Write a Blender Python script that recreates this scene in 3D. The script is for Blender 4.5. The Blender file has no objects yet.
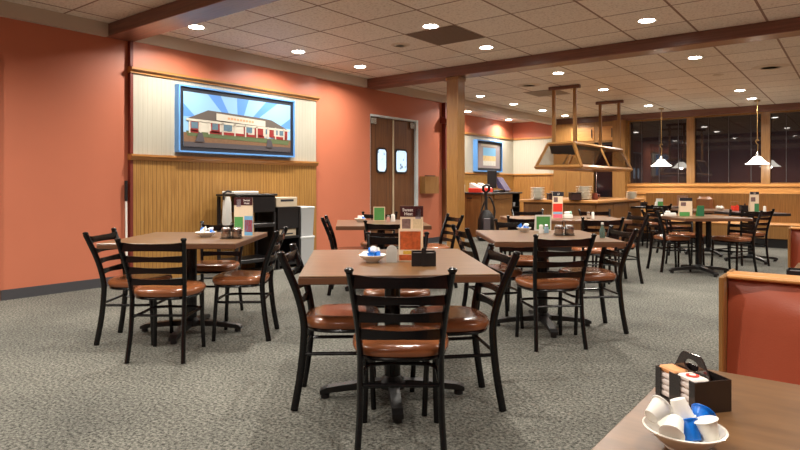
import bpy, math, random
from mathutils import Vector, Matrix
random.seed(7)
S = bpy.context.scene
COL = S.collection
PI = math.pi
YAW = math.radians(37.7)
CY_, SY_ = math.cos(YAW), math.sin(YAW)

def cw(X, t, z=0.0):
    """right / ahead of the viewer's position -> room coordinates"""
    return Vector((CY_*X - SY_*t, SY_*X + CY_*t, z))

# ------------------------------------------------------------------ materials
MATS = {}
def lin(c):
    return tuple((v/12.92 if v <= .04045 else ((v+.055)/1.055)**2.4) for v in c)
def hexc(r, g, b):
    return lin((r/255, g/255, b/255)) + (1,)

def new_mat(name):
    m = bpy.data.materials.new(name); m.use_nodes = True
    nt = m.node_tree; b = nt.nodes['Principled BSDF']
    return m, nt, b

def plain(name, col, rough=.5, metal=0., spec=.5, coat=0., noise=0., nscale=20., bump=0., bscale=200., emit=None, estr=0., alpha=1., trans=0.):
    if name in MATS: return MATS[name]
    m, nt, b = new_mat(name)
    b.inputs['Base Color'].default_value = col
    b.inputs['Roughness'].default_value = rough
    b.inputs['Metallic'].default_value = metal
    b.inputs['Specular IOR Level'].default_value = spec
    b.inputs['Coat Weight'].default_value = coat
    b.inputs['Transmission Weight'].default_value = trans
    tc = nt.nodes.new('ShaderNodeTexCoord')
    n = nt.nodes.new('ShaderNodeTexNoise'); n.inputs['Scale'].default_value = nscale
    nt.links.new(tc.outputs['Object'], n.inputs['Vector'])
    if noise > 0:
        mx = nt.nodes.new('ShaderNodeMix'); mx.data_type = 'RGBA'
        mx.inputs[6].default_value = tuple(v*(1-noise) for v in col[:3]) + (1,)
        mx.inputs[7].default_value = tuple(min(1, v*(1+noise)) for v in col[:3]) + (1,)
        nt.links.new(n.outputs['Fac'], mx.inputs[0]); nt.links.new(mx.outputs[2], b.inputs['Base Color'])
    if bump > 0:
        n2 = nt.nodes.new('ShaderNodeTexNoise'); n2.inputs['Scale'].default_value = bscale
        nt.links.new(tc.outputs['Object'], n2.inputs['Vector'])
        bp = nt.nodes.new('ShaderNodeBump'); bp.inputs['Strength'].default_value = bump; bp.inputs['Distance'].default_value = .01
        nt.links.new(n2.outputs['Fac'], bp.inputs['Height']); nt.links.new(bp.outputs['Normal'], b.inputs['Normal'])
    if emit:
        b.inputs['Emission Color'].default_value = emit; b.inputs['Emission Strength'].default_value = estr
    MATS[name] = m
    return m

def wood(name, c1, c2, scale=(30, 30, 1.5), rough=.45, coat=.15, bump=.1):
    if name in MATS: return MATS[name]
    m, nt, b = new_mat(name)
    tc = nt.nodes.new('ShaderNodeTexCoord'); mp = nt.nodes.new('ShaderNodeMapping')
    mp.inputs['Scale'].default_value = scale
    nt.links.new(tc.outputs['Object'], mp.inputs['Vector'])
    n = nt.nodes.new('ShaderNodeTexNoise'); n.inputs['Scale'].default_value = 1.6; n.inputs['Detail'].default_value = 5; n.inputs['Roughness'].default_value = .65
    nt.links.new(mp.outputs['Vector'], n.inputs['Vector'])
    r = nt.nodes.new('ShaderNodeValToRGB'); r.color_ramp.elements[0].position = .3; r.color_ramp.elements[1].position = .7
    r.color_ramp.elements[0].color = c1; r.color_ramp.elements[1].color = c2
    nt.links.new(n.outputs['Fac'], r.inputs['Fac']); nt.links.new(r.outputs['Color'], b.inputs['Base Color'])
    bp = nt.nodes.new('ShaderNodeBump'); bp.inputs['Strength'].default_value = bump; bp.inputs['Distance'].default_value = .003
    nt.links.new(n.outputs['Fac'], bp.inputs['Height']); nt.links.new(bp.outputs['Normal'], b.inputs['Normal'])
    b.inputs['Roughness'].default_value = rough; b.inputs['Coat Weight'].default_value = coat; b.inputs['Coat Roughness'].default_value = .2
    MATS[name] = m
    return m

def groove(name, axis, pitch, c1, c2, cg, width=.08, rough=.5, grain=(40, 40, 2.0)):
    """boards or beads running vertically, repeated along one axis"""
    m, nt, b = new_mat(name)
    tc = nt.nodes.new('ShaderNodeTexCoord'); sp = nt.nodes.new('ShaderNodeSeparateXYZ')
    nt.links.new(tc.outputs['Object'], sp.inputs[0])
    mu = nt.nodes.new('ShaderNodeMath'); mu.operation = 'DIVIDE'; mu.inputs[1].default_value = pitch
    nt.links.new(sp.outputs[axis], mu.inputs[0])
    fr = nt.nodes.new('ShaderNodeMath'); fr.operation = 'FRACT'; nt.links.new(mu.outputs[0], fr.inputs[0])
    lt = nt.nodes.new('ShaderNodeMath'); lt.operation = 'LESS_THAN'; lt.inputs[1].default_value = width
    nt.links.new(fr.outputs[0], lt.inputs[0])
    mp = nt.nodes.new('ShaderNodeMapping'); mp.inputs['Scale'].default_value = grain
    nt.links.new(tc.outputs['Object'], mp.inputs['Vector'])
    n = nt.nodes.new('ShaderNodeTexNoise'); n.inputs['Scale'].default_value = 1.5; n.inputs['Detail'].default_value = 4
    nt.links.new(mp.outputs['Vector'], n.inputs['Vector'])
    r = nt.nodes.new('ShaderNodeValToRGB'); r.color_ramp.elements[0].position = .35; r.color_ramp.elements[1].position = .65
    r.color_ramp.elements[0].color = c1; r.color_ramp.elements[1].color = c2
    nt.links.new(n.outputs['Fac'], r.inputs['Fac'])
    mx = nt.nodes.new('ShaderNodeMix'); mx.data_type = 'RGBA'
    nt.links.new(lt.outputs[0], mx.inputs[0]); nt.links.new(r.outputs['Color'], mx.inputs[6]); mx.inputs[7].default_value = cg
    nt.links.new(mx.outputs[2], b.inputs['Base Color'])
    bp = nt.nodes.new('ShaderNodeBump'); bp.inputs['Strength'].default_value = .4; bp.inputs['Distance'].default_value = .003; bp.invert = True
    nt.links.new(lt.outputs[0], bp.inputs['Height']); nt.links.new(bp.outputs['Normal'], b.inputs['Normal'])
    b.inputs['Roughness'].default_value = rough
    MATS[name] = m
    return m

M_ORANGE = plain('orange_paint', hexc(190, 112, 84), .45, noise=.04, nscale=3, bump=.04, bscale=90)
M_CARDW = plain('white_plastic', hexc(232, 230, 222), .4)
M_BLACK = plain('black_metal', hexc(9, 8, 10), .22, spec=.4)
M_BLACKP = plain('black_plastic', hexc(24, 23, 25), .4)
M_CAST = plain('black_cast_iron', hexc(20, 20, 21), .42, bump=.15, bscale=400)
M_CROWN = plain('grey_beige_paint', hexc(190, 176, 160), .6)
M_BEAM = wood('reddish_beam_wood', hexc(98, 62, 52), hexc(130, 86, 70), (1.2, 30, 30), .38, .3)
M_OAKV = wood('golden_oak_upright', hexc(128, 88, 42), hexc(160, 116, 62), (40, 40, 1.6), .4, .3)
M_OAKH = wood('golden_oak_along', hexc(176, 118, 60), hexc(210, 152, 86), (1.5, 40, 40), .4, .3)
M_OAKD = wood('shaded_oak_upright', hexc(104, 68, 34), hexc(136, 94, 50), (40, 40, 1.6), .4, .2)  # oak with the register counter's shade put into its colour; buffet reuses it
M_OAKY = wood('golden_oak_lengthwise', hexc(150, 98, 46), hexc(188, 132, 70), (40, 1.5, 40), .4, .3)
M_DOORW = wood('dark_walnut', hexc(78, 46, 24), hexc(124, 80, 46), (30, 30, 1.2), .4, .2)
M_DRED = plain('dark_red', hexc(108, 38, 26), .5)
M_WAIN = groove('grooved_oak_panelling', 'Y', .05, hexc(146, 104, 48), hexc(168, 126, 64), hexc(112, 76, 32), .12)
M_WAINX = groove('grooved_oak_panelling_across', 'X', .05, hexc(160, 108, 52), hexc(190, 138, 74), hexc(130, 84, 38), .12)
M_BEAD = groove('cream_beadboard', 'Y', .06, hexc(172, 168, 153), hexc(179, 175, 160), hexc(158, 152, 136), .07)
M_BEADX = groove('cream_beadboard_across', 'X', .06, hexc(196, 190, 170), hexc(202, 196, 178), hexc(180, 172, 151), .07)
M_SEAT = plain('russet_vinyl', hexc(132, 78, 46), .22, noise=.18, nscale=9, bump=.05, bscale=260, coat=.3)
M_BOOTH = plain('orange_vinyl', hexc(158, 76, 52), .3, noise=.08, nscale=4, bump=.05, bscale=220, coat=.25)
M_BROWNV = plain('brown_vinyl', hexc(128, 84, 54), .35, noise=.1, nscale=6)
M_TOP = wood('brown_laminate', hexc(92, 64, 38), hexc(116, 84, 52), (2.2, 16, 16), .34, .08, .02)
M_TOPEDGE = plain('brown_edge_band', hexc(98, 64, 42), .4)
M_TOPDARK = wood('dark_laminate', hexc(56, 38, 32), hexc(74, 50, 42), (2.5, 14, 14), .3, .3, .02)
M_STEEL = plain('brushed_steel', hexc(190, 188, 184), .25, metal=1.)
M_BRASS = plain('aged_brass', hexc(170, 140, 90), .35, metal=.9)
M_FRAMEB = plain('light_blue_frame', hexc(96, 152, 216), .4)
M_INK = plain('near_black_frame', hexc(30, 34, 44), .5)
M_CHINA = plain('white_china', hexc(236, 230, 218), .15, coat=.4)
M_BLUE = plain('blue_foil', hexc(10, 112, 214), .35)
M_GLASSC = plain('clear_glass', hexc(235, 240, 240), .05, trans=1.)
M_GREEN = plain('green_card', hexc(86, 158, 84), .5, noise=.15, nscale=60)
M_CARD = plain('cream_card', hexc(236, 216, 186), .5, noise=.05, nscale=70)
M_RED = plain('red_card', hexc(222, 58, 40), .5, noise=.1, nscale=50)
M_MAROON = plain('maroon_card', hexc(66, 22, 26), .4)
M_ORPHOTO = plain('food_photo', hexc(190, 92, 48), .4, noise=.75, nscale=45)
M_LBLUE = plain('pale_blue_card', hexc(120, 180, 220), .45)
M_KRAFT = plain('pale_carton', hexc(196, 182, 158), .7, noise=.08)
M_GREY = plain('pale_grey_plastic', hexc(176, 180, 182), .5)
M_BASE = plain('charcoal_cove_base', hexc(62, 62, 66), .6)
M_LENS = plain('lit_lens', (1, 1, 1, 1), .5, emit=(1.0, .93, .82, 1), estr=26)
M_SHADE = plain('lit_glass_shade', (1, 1, 1, 1), .4, emit=(1.0, .93, .80, 1), estr=4.0)

# window pane at night: dark beyond, glossy in front
mp_, nt_, b_ = new_mat('night_window_glass')
b_.inputs['Base Color'].default_value = hexc(40, 34, 38); b_.inputs['Roughness'].default_value = .03
b_.inputs['IOR'].default_value = 1.6; b_.inputs['Coat Weight'].default_value = .6; b_.inputs['Coat Roughness'].default_value = .02
M_PANE = mp_
M_SMOKE = plain('smoked_acrylic', hexc(70, 55, 50), .06, trans=.75)
mg_, ntg, bg_ = new_mat('sneeze_glass')
bg_.inputs['Base Color'].default_value = (.42, .39, .37, 1); bg_.inputs['Roughness'].default_value = .02
bg_.inputs['Transmission Weight'].default_value = 1; bg_.inputs['IOR'].default_value = 1.1
M_GUARD = mg_
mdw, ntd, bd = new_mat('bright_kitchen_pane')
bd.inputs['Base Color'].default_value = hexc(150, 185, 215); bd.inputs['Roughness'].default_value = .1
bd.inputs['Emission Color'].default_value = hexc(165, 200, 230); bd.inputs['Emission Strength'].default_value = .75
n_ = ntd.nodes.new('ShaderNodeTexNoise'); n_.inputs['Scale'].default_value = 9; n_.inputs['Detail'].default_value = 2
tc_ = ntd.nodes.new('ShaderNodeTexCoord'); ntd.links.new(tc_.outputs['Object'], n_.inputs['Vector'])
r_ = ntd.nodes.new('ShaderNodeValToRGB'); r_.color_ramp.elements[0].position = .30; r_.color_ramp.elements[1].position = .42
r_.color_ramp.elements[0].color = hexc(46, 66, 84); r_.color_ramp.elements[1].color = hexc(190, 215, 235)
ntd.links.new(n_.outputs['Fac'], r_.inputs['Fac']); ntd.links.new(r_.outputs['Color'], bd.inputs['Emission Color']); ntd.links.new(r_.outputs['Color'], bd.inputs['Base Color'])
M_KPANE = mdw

def carpet():
    m, nt, b = new_mat('grey_carpet')
    tc = nt.nodes.new('ShaderNodeTexCoord')
    def noise(s, d=3, r=.6):
        n = nt.nodes.new('ShaderNodeTexNoise'); n.inputs['Scale'].default_value = s; n.inputs['Detail'].default_value = d; n.inputs['Roughness'].default_value = r
        nt.links.new(tc.outputs['Object'], n.inputs['Vector']); return n
    f = noise(58, 4, .8); g = noise(.8, 4); v = nt.nodes.new('ShaderNodeTexVoronoi'); v.inputs['Scale'].default_value = 130
    nt.links.new(tc.outputs['Object'], v.inputs['Vector'])
    r = nt.nodes.new('ShaderNodeValToRGB'); r.color_ramp.elements[0].position = .38; r.color_ramp.elements[1].position = .62
    r.color_ramp.elements[0].color = hexc(46, 46, 43); r.color_ramp.elements[1].color = hexc(134, 134, 126)
    nt.links.new(f.outputs['Fac'], r.inputs['Fac'])
    r2 = nt.nodes.new('ShaderNodeValToRGB'); r2.color_ramp.elements[0].position = .3; r2.color_ramp.elements[1].position = .7
    r2.color_ramp.elements[0].color = (.70, .70, .70, 1); r2.color_ramp.elements[1].color = (1.25, 1.23, 1.20, 1)
    nt.links.new(g.outputs['Fac'], r2.inputs['Fac'])
    mx = nt.nodes.new('ShaderNodeMix'); mx.data_type = 'RGBA'; mx.blend_type = 'MULTIPLY'; mx.inputs[0].default_value = 1
    nt.links.new(r.outputs['Color'], mx.inputs[6]); nt.links.new(r2.outputs['Color'], mx.inputs[7])
    nt.links.new(mx.outputs[2], b.inputs['Base Color'])
    bp = nt.nodes.new('ShaderNodeBump'); bp.inputs['Strength'].default_value = .7; bp.inputs['Distance'].default_value = .012
    nt.links.new(f.outputs['Fac'], bp.inputs['Height']); nt.links.new(bp.outputs['Normal'], b.inputs['Normal'])
    b.inputs['Roughness'].default_value = .95; b.inputs['Specular IOR Level'].default_value = .15
    return m
M_CARPET = carpet()

def ceiling_mat():
    m, nt, b = new_mat('ceiling_tiles')
    tc = nt.nodes.new('ShaderNodeTexCoord'); sp = nt.nodes.new('ShaderNodeSeparateXYZ'); nt.links.new(tc.outputs['Object'], sp.inputs[0])
    def mth(op, a, v=None):
        n = nt.nodes.new('ShaderNodeMath'); n.operation = op
        if hasattr(a, 'node'): nt.links.new(a, n.inputs[0])
        else: n.inputs[0].default_value = a
        if v is not None:
            if hasattr(v, 'node'): nt.links.new(v, n.inputs[1])
            else: n.inputs[1].default_value = v
        return n.outputs[0]
    def cell(o, off, pitch):
        return mth('DIVIDE', mth('ADD', o, off), pitch)
    cx = cell(sp.outputs['X'], 3.0+720, .72); cy = cell(sp.outputs['Y'], 740-5.1, .74)
    def line(c, w):
        f = mth('FRACT', c); a = mth('ABSOLUTE', mth('SUBTRACT', f, .5)); return mth('GREATER_THAN', a, .5-w)
    lx = line(cx, .018); ly = line(cy, .015)
    ln = mth('MAXIMUM', lx, ly)
    cmb = nt.nodes.new('ShaderNodeCombineXYZ'); nt.links.new(mth('FLOOR', cx), cmb.inputs[0]); nt.links.new(mth('FLOOR', cy), cmb.inputs[1])
    wn = nt.nodes.new('ShaderNodeTexWhiteNoise'); wn.noise_dimensions = '2D'; nt.links.new(cmb.outputs[0], wn.inputs['Vector'])
    ns = nt.nodes.new('ShaderNodeTexNoise'); ns.inputs['Scale'].default_value = 38; ns.inputs['Detail'].default_value = 4
    nt.links.new(tc.outputs['Object'], ns.inputs['Vector'])
    r = nt.nodes.new('ShaderNodeValToRGB'); r.color_ramp.elements[0].position = .34; r.color_ramp.elements[1].position = .5
    r.color_ramp.elements[0].color = hexc(206, 194, 178); r.color_ramp.elements[1].color = hexc(232, 223, 209)
    nt.links.new(ns.outputs['Fac'], r.inputs['Fac'])
    r2 = nt.nodes.new('ShaderNodeValToRGB'); r2.color_ramp.elements[0].color = (.88, .87, .86, 1); r2.color_ramp.elements[1].color = (1, 1, 1, 1)
    nt.links.new(wn.outputs['Value'], r2.inputs['Fac'])
    mx = nt.nodes.new('ShaderNodeMix'); mx.data_type = 'RGBA'; mx.blend_type = 'MULTIPLY'; mx.inputs[0].default_value = 1
    nt.links.new(r.outputs['Color'], mx.inputs[6]); nt.links.new(r2.outputs['Color'], mx.inputs[7])
    m2 = nt.nodes.new('ShaderNodeMix'); m2.data_type = 'RGBA'
    nt.links.new(ln, m2.inputs[0]); nt.links.new(mx.outputs[2], m2.inputs[6]); m2.inputs[7].default_value = hexc(128, 98, 76)
    nt.links.new(m2.outputs[2], b.inputs['Base Color'])
    bp = nt.nodes.new('ShaderNodeBump'); bp.inputs['Strength'].default_value = .3; bp.inputs['Distance'].default_value = .004
    nt.links.new(ns.outputs['Fac'], bp.inputs['Height']); nt.links.new(bp.outputs['Normal'], b.inputs['Normal'])
    b.inputs['Roughness'].default_value = .55
    return m
M_CEIL = ceiling_mat()

# ------------------------------------------------------------------ mesh helpers
class MB:
    def __init__(s): s.v = []; s.f = []
    def add(s, vs, fs, M=None):
        o = len(s.v)
        for p in vs:
            p = Vector(p)
            s.v.append(M @ p if M else p)
        s.f += [tuple(i+o for i in f) for f in fs]
        return s
    def box(s, a, b, M=None):
        x0, y0, z0 = a; x1, y1, z1 = b
        return s.add([(x0,y0,z0),(x1,y0,z0),(x1,y1,z0),(x0,y1,z0),(x0,y0,z1),(x1,y0,z1),(x1,y1,z1),(x0,y1,z1)],
              [(0,3,2,1),(4,5,6,7),(0,1,5,4),(1,2,6,5),(2,3,7,6),(3,0,4,7)], M)
    def rbox(s, a, b, r=.01, M=None):
        """box with chamfered edges"""
        x0, y0, z0 = a; x1, y1, z1 = b
        r = min(r, (x1-x0)/2.01, (y1-y0)/2.01, (z1-z0)/2.01)
        lay = []
        for z, k in ((z0, r), (z0+r, 0), (z1-r, 0), (z1, r)):
            ring = []
            for (cx, cy, sx, sy) in ((x0, y0, 1, 1), (x1, y0, -1, 1), (x1, y1, -1, -1), (x0, y1, 1, -1)):
                p1 = (cx+sx*k, cy+sy*(r+k*.4), z); p2 = (cx+sx*(r+k*.4), cy+sy*k, z)
                ring += [p1, p2] if (sx*sy > 0) else [p2, p1]
            lay.append(ring)
        vs = [p for l in lay for p in l]; n = 8; fs = []
        for i in range(3):
            for j in range(n):
                fs.append((i*n+j, i*n+(j+1) % n, (i+1)*n+(j+1) % n, (i+1)*n+j))
        fs.append(tuple(reversed(range(n)))); fs.append(tuple(range(3*n, 4*n)))
        return s.add(vs, fs, M)
    def prism(s, pts, axis, a, b, M=None):
        """polygon extruded along axis 'x','y' or 'z' from a to b"""
        def mk(p, d):
            return {'x': (d, p[0], p[1]), 'y': (p[0], d, p[1]), 'z': (p[0], p[1], d)}[axis]
        n = len(pts); vs = [mk(p, a) for p in pts]+[mk(p, b) for p in pts]
        fs = [tuple(reversed(range(n))), tuple(range(n, 2*n))]+[(i, (i+1) % n, n+(i+1) % n, n+i) for i in range(n)]
        return s.add(vs, fs, M)
    def tube(s, pts, rx, ry=None, n=8, up=(1, 0, 0), closed=False, caps=True, M=None):
        ry = ry or rx; P = [Vector(p) for p in pts]; N = len(P); vs = []; up = Vector(up)
        for i in range(N):
            if closed: d = P[(i+1) % N]-P[i-1]
            else: d = P[min(i+1, N-1)]-P[max(i-1, 0)]
            d.normalize(); u = up - d*up.dot(d)
            if u.length < 1e-4: u = Vector((0, 0, 1)) - d*d.z
            u.normalize(); w = d.cross(u)
            for k in range(n):
                a = 2*PI*k/n; vs.append(P[i]+u*(rx*math.cos(a))+w*(ry*math.sin(a)))
        fs = []
        for i in range(N if closed else N-1):
            j = (i+1) % N
            for k in range(n): fs.append((i*n+k, i*n+(k+1) % n, j*n+(k+1) % n, j*n+k))
        if caps and not closed:
            fs.append(tuple(reversed(range(n)))); fs.append(tuple(range((N-1)*n, N*n)))
        return s.add(vs, fs, M)
    def lathe(s, prof, n=20, M=None):
        vs = []; 
        for r, z in prof:
            for k in range(n): a = 2*PI*k/n; vs.append((r*math.cos(a), r*math.sin(a), z))
        fs = []
        for i in range(len(prof)-1):
            for k in range(n): fs.append((i*n+k, i*n+(k+1) % n, (i+1)*n+(k+1) % n, (i+1)*n+k))
        if prof[0][0] > 1e-5: fs.append(tuple(reversed(range(n))))
        if prof[-1][0] > 1e-5: fs.append(tuple(range((len(prof)-1)*n, len(prof)*n)))
        return s.add(vs, fs, M)
    def rings(s, rings, M=None):
        n = len(rings[0]); vs = [p for r in rings for p in r]; fs = []
        for i in range(len(rings)-1):
            for k in range(n): fs.append((i*n+k, i*n+(k+1) % n, (i+1)*n+(k+1) % n, (i+1)*n+k))
        fs.append(tuple(reversed(range(n)))); fs.append(tuple(range((len(rings)-1)*n, len(rings)*n)))
        return s.add(vs, fs, M)
    def mesh(s, name, mat, smooth=False):
        me = bpy.data.meshes.new(name); me.from_pydata([tuple(v) for v in s.v], [], s.f); me.update()
        import bmesh
        bm = bmesh.new(); bm.from_mesh(me); bmesh.ops.recalc_face_normals(bm, faces=bm.faces); bm.to_mesh(me); bm.free()
        if mat: me.materials.append(mat)
        if smooth:
            for p in me.polygons: p.use_smooth = True
            try: me.set_sharp_from_angle(angle=math.radians(42))
            except Exception: pass
        return me
    def build(s, name, mat, parent=None, smooth=False, loc=None, rz=0):
        o = bpy.data.objects.new(name, s.mesh(name, mat, smooth)); COL.objects.link(o)
        if parent: o.parent = parent
        if loc is not None: o.location = loc
        if rz: o.rotation_euler.z = rz
        return o

def tag(o, label, cat, group=None):
    o['label'] = label; o['category'] = cat
    if group: o['group'] = group
    return o
def thing(name, label, cat, loc=(0, 0, 0), rz=0, group=None):
    o = bpy.data.objects.new(name, None); COL.objects.link(o); o.empty_display_size = .1
    o.location = loc; o.rotation_euler = (0, 0, rz)
    return tag(o, label, cat, group)
def struct(name, mb, mat, parent=None, smooth=False):
    o = mb.build(name, mat, parent, smooth)
    if not parent: o['kind'] = 'structure'
    return o
def dup(root, loc, rz, label, group=None):
    r = root.copy(); COL.objects.link(r); r.location = loc; r.rotation_euler = (0, 0, rz); r['label'] = label
    if group: r['group'] = group
    for ch in list(root.children):
        c = ch.copy(); COL.objects.link(c); c.parent = r
        for g in ch.children:
            d = g.copy(); COL.objects.link(d); d.parent = c
    return r
def lettering(txt, size, mat, parent, M, name='lettering', align='CENTER'):
    cu = bpy.data.curves.new('txt', 'FONT'); cu.body = txt; cu.size = size; cu.align_x = align; cu.align_y = 'CENTER'; cu.extrude = .0004; cu.offset = size*.015
    t = bpy.data.objects.new('txt', cu); COL.objects.link(t)
    bpy.context.view_layer.update()
    me = bpy.data.meshes.new_from_object(t.evaluated_get(bpy.context.evaluated_depsgraph_get()))
    bpy.data.objects.remove(t); bpy.data.curves.remove(cu)
    me.transform(M); me.materials.clear(); me.materials.append(mat)
    o = bpy.data.objects.new(name, me); COL.objects.link(o); o.parent = parent
    return o

# ------------------------------------------------------------------ the room
XL, XA, YW, ZC, YN, XR = -6.88, -8.25, 16.2, 3.02, -3.0, 3.6
YE = 10.45
fl = MB().add([(XA-.1, YN-.1, 0), (XR+.1, YN-.1, 0), (XR+.1, YW+.1, 0), (XA-.1, YW+.1, 0), (XA-.1, YN-.1, -.1), (XR+.1, YN-.1, -.1), (XR+.1, YW+.1, -.1), (XA-.1, YW+.1, -.1)],
              [(0,1,2,3),(7,6,5,4),(0,4,5,1),(1,5,6,2),(2,6,7,3),(3,7,4,0)])
struct('floor', fl, M_CARPET)
struct('ceiling', MB().box((XA-.1, YN-.1, ZC), (XR+.1, YW+.1, ZC+.1)), M_CEIL)
DY0, DY1, DZ = 8.04, 9.40, 2.40      # kitchen door opening
w = MB()
w.box((XL-.12, YN, 0), (XL, DY0, ZC)); w.box((XL-.12, DY1, 0), (XL, YE, ZC)); w.box((XL-.12, DY0, DZ), (XL, DY1, ZC))
struct('wall_left', w, M_ORANGE)
struct('wall_alcove_return', MB().box((XA, YE-.12, 0), (XL-.12, YE, ZC)), M_ORANGE)
struct('wall_alcove', MB().box((XA-.12, YE-.12, 0), (XA, YW, ZC)), M_ORANGE)
struct('wall_right', MB().box((XR, YN, 0), (XR+.12, YW, ZC)), M_ORANGE)
struct('wall_rear', MB().box((XL-.12, YN-.12, 0), (XR+.12, YN, ZC)), M_ORANGE)
# back wall with window openings
wins = [(-4.86, -3.43), (-3.29, -1.83), (-1.69, -.2), (-.06, 1.4), (1.54, 3.0)]
w = MB(); w.box((XA-.12, YW, 0), (-6.34, YW+.12, ZC))
w.box((-6.34, YW, 0), (XR+.12, YW+.12, 1.19)); w.box((-6.34, YW, 2.86), (XR+.12, YW+.12, ZC))
w.box((-6.34, YW, 1.19), (-4.86, YW+.12, 2.86)); w.box((3.0, YW, 1.19), (XR+.12, YW+.12, 2.86))
for (a, b) in zip([q[1] for q in wins[:-1]], [q[0] for q in wins[1:]]): w.box((a, YW, 1.19), (b, YW+.12, 2.86))
struct('wall_back', w, M_ORANGE)
for i, (a, b) in enumerate(wins):
    o = struct('window_%d' % (i+1), MB().box((a, YW+.06, 1.19), (b, YW+.08, 2.86)), M_PANE)
    f = MB(); f.box((a-.07, YW-.05, 1.19), (a+.02, YW+.05, 2.87)); f.box((b-.02, YW-.05, 1.19), (b+.07, YW+.05, 2.87))
    f.box((a+.02, YW-.03, 2.83), (b-.02, YW+.05, 2.87)); f.box((a+.02, YW-.03, 1.19), (b-.02, YW+.05, 1.22))
    f.build('window_frame', M_OAKV, o)
    for k in (.22, .52, .84):
        MB().box((a+(b-a)*k-.004, YW+.03, 1.23), (a+(b-a)*k+.004, YW+.036, 2.82)).build('pane_line', plain('line_grey', hexc(92, 86, 86), .6), o)  # thin grey upright line across the pane
struct('trim_1', MB().rbox((-4.95, YW-.10, .93), (XR, YW, 1.12), .01).rbox((-4.97, YW-.14, 1.12), (XR, YW, 1.19), .012), M_OAKH)
struct('trim_2', MB().box((-4.95, YW-.06, .0), (XR, YW, .93)), M_WAINX)
struct('trim_3', MB().rbox((-6.87, YW-.16, 2.87), (XR, YW, ZC), .01), M_BEAM)
# white panel and trims on the alcove and back walls
struct('trim_4', MB().box((XA, YE, 1.50), (XA+.02, YW-.02, 2.50)), M_BEAD)
struct('trim_5', MB().box((XA, YE, 0), (XA+.03, YW-.03, 1.45)), M_WAIN)
struct('trim_6', MB().rbox((XA, YE, 1.45), (XA+.06, YW-.06, 1.50), .008).rbox((XA, YE, 2.50), (XA+.05, YW-.05, 2.56), .008), M_OAKY)
struct('trim_7', MB().box((XA+.02, YW-.02, 1.50), (-6.9, YW, 2.50)), M_BEADX)
struct('trim_8', MB().box((XA+.03, YW-.03, 0), (-6.9, YW, 1.45)), M_WAINX)
struct('trim_9', MB().rbox((XA+.0, YW-.06, 1.45), (-6.9, YW, 1.50), .008).rbox((XA, YW-.05, 2.50), (-6.9, YW, 2.56), .008), M_OAKH)
# crown along the left wall, drop band in front of the alcove
struct('trim_10', MB().box((XL, YN, 2.87), (XL+.07, 3.36, ZC)).box((XL, 3.68, 2.87), (XL+.07, 7.88, ZC)).box((XL, 8.18, 2.87), (XL+.07, YE, ZC)).box((XL-.12, YE, 2.87), (XL+.07, YW-.16, ZC)), M_CROWN)
# projecting wall section with wainscot, beadboard and red band
struct('trim_11', MB().box((XL, 3.66, 2.56), (XL+.055, 6.66, 2.88)), M_ORANGE)
struct('trim_12', MB().box((XL, 3.66, 1.53), (XL+.055, 6.66, 2.50)), M_BEAD)
struct('trim_13', MB().box((XL, 3.66, 0), (XL+.06, 6.66, 1.47)), M_WAIN)
tr = MB()
prof = [(XL, 2.495), (XL+.075, 2.495), (XL+.075, 2.52), (XL+.11, 2.535), (XL+.11, 2.56), (XL, 2.575)]
tr.prism(prof, 'y', 3.62, 6.70)
prof = [(XL, 1.465), (XL+.075, 1.465), (XL+.085, 1.49), (XL+.10, 1.51), (XL+.10, 1.535), (XL, 1.54)]
tr.prism(prof, 'y', 3.62, 6.68)
struct('trim_14', tr, M_OAKY)
tr = MB().box((XL, 3.625, 0), (XL+.062, 3.66, 1.465)).box((XL, 3.625, 1.54), (XL+.062, 3.66, 2.495)).box((XL, 3.625, 2.575), (XL+.062, 3.66, 2.87))
struct('trim_15', tr, M_DRED)  # end face of the projecting section; its shade is put into the dark red
# end pilaster before the alcove
struct('trim_16', MB().box((XL, YE-.13, 1.5), (XL+.09, YE, 2.87)).prism([(XL, 2.44), (XL+.16, 2.44), (XL+.16, 2.53), (XL, 2.58)], 'y', YE-.2, YE), M_DRED)
struct('trim_17', MB().box((XL, YE-.13, 0), (XL+.10, YE, 1.5)), M_DOORW)
struct('trim_18', MB().box((XL, YN, .0), (XL+.03, 2.28, 2.5)), M_OAKV)
struct('baseboard_left', MB().box((XL, 2.3, 0), (XL+.015, 3.62, .105)).box((XL, 6.77, 0), (XL+.015, DY0-.05, .105)).box((XL, DY1+.05, 0), (XL+.015, YE-.13, .105)), M_BASE)
# beams and post
struct('trim_19', MB().rbox((XL, 3.36, 2.87), (XR, 3.68, ZC), .008), M_BEAM)
struct('trim_20', MB().rbox((XL, 7.88, 2.87), (XR, 8.18, ZC), .008), M_BEAM)
pp = MB().rbox((-5.17, 7.93, 0), (-4.98, 8.12, 2.87), .012).rbox((-5.185, 7.915, 0), (-4.965, 8.135, .16), .006)
post = thing('wooden_post', 'square golden oak post carrying the ceiling beam', 'post', (-5.09, 8.03, 0))
MB().rbox((-.108, -.108, 0), (.108, .108, 2.87), .012).build('shaft', M_OAKV, post)
MB().rbox((-.122, -.122, 0), (.122, .122, .16), .006).build('plinth', M_OAKV, post)
MB().rbox((-.118, -.118, 2.81), (.118, .118, 2.868), .006).build('collar', M_OAKV, post)

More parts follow.
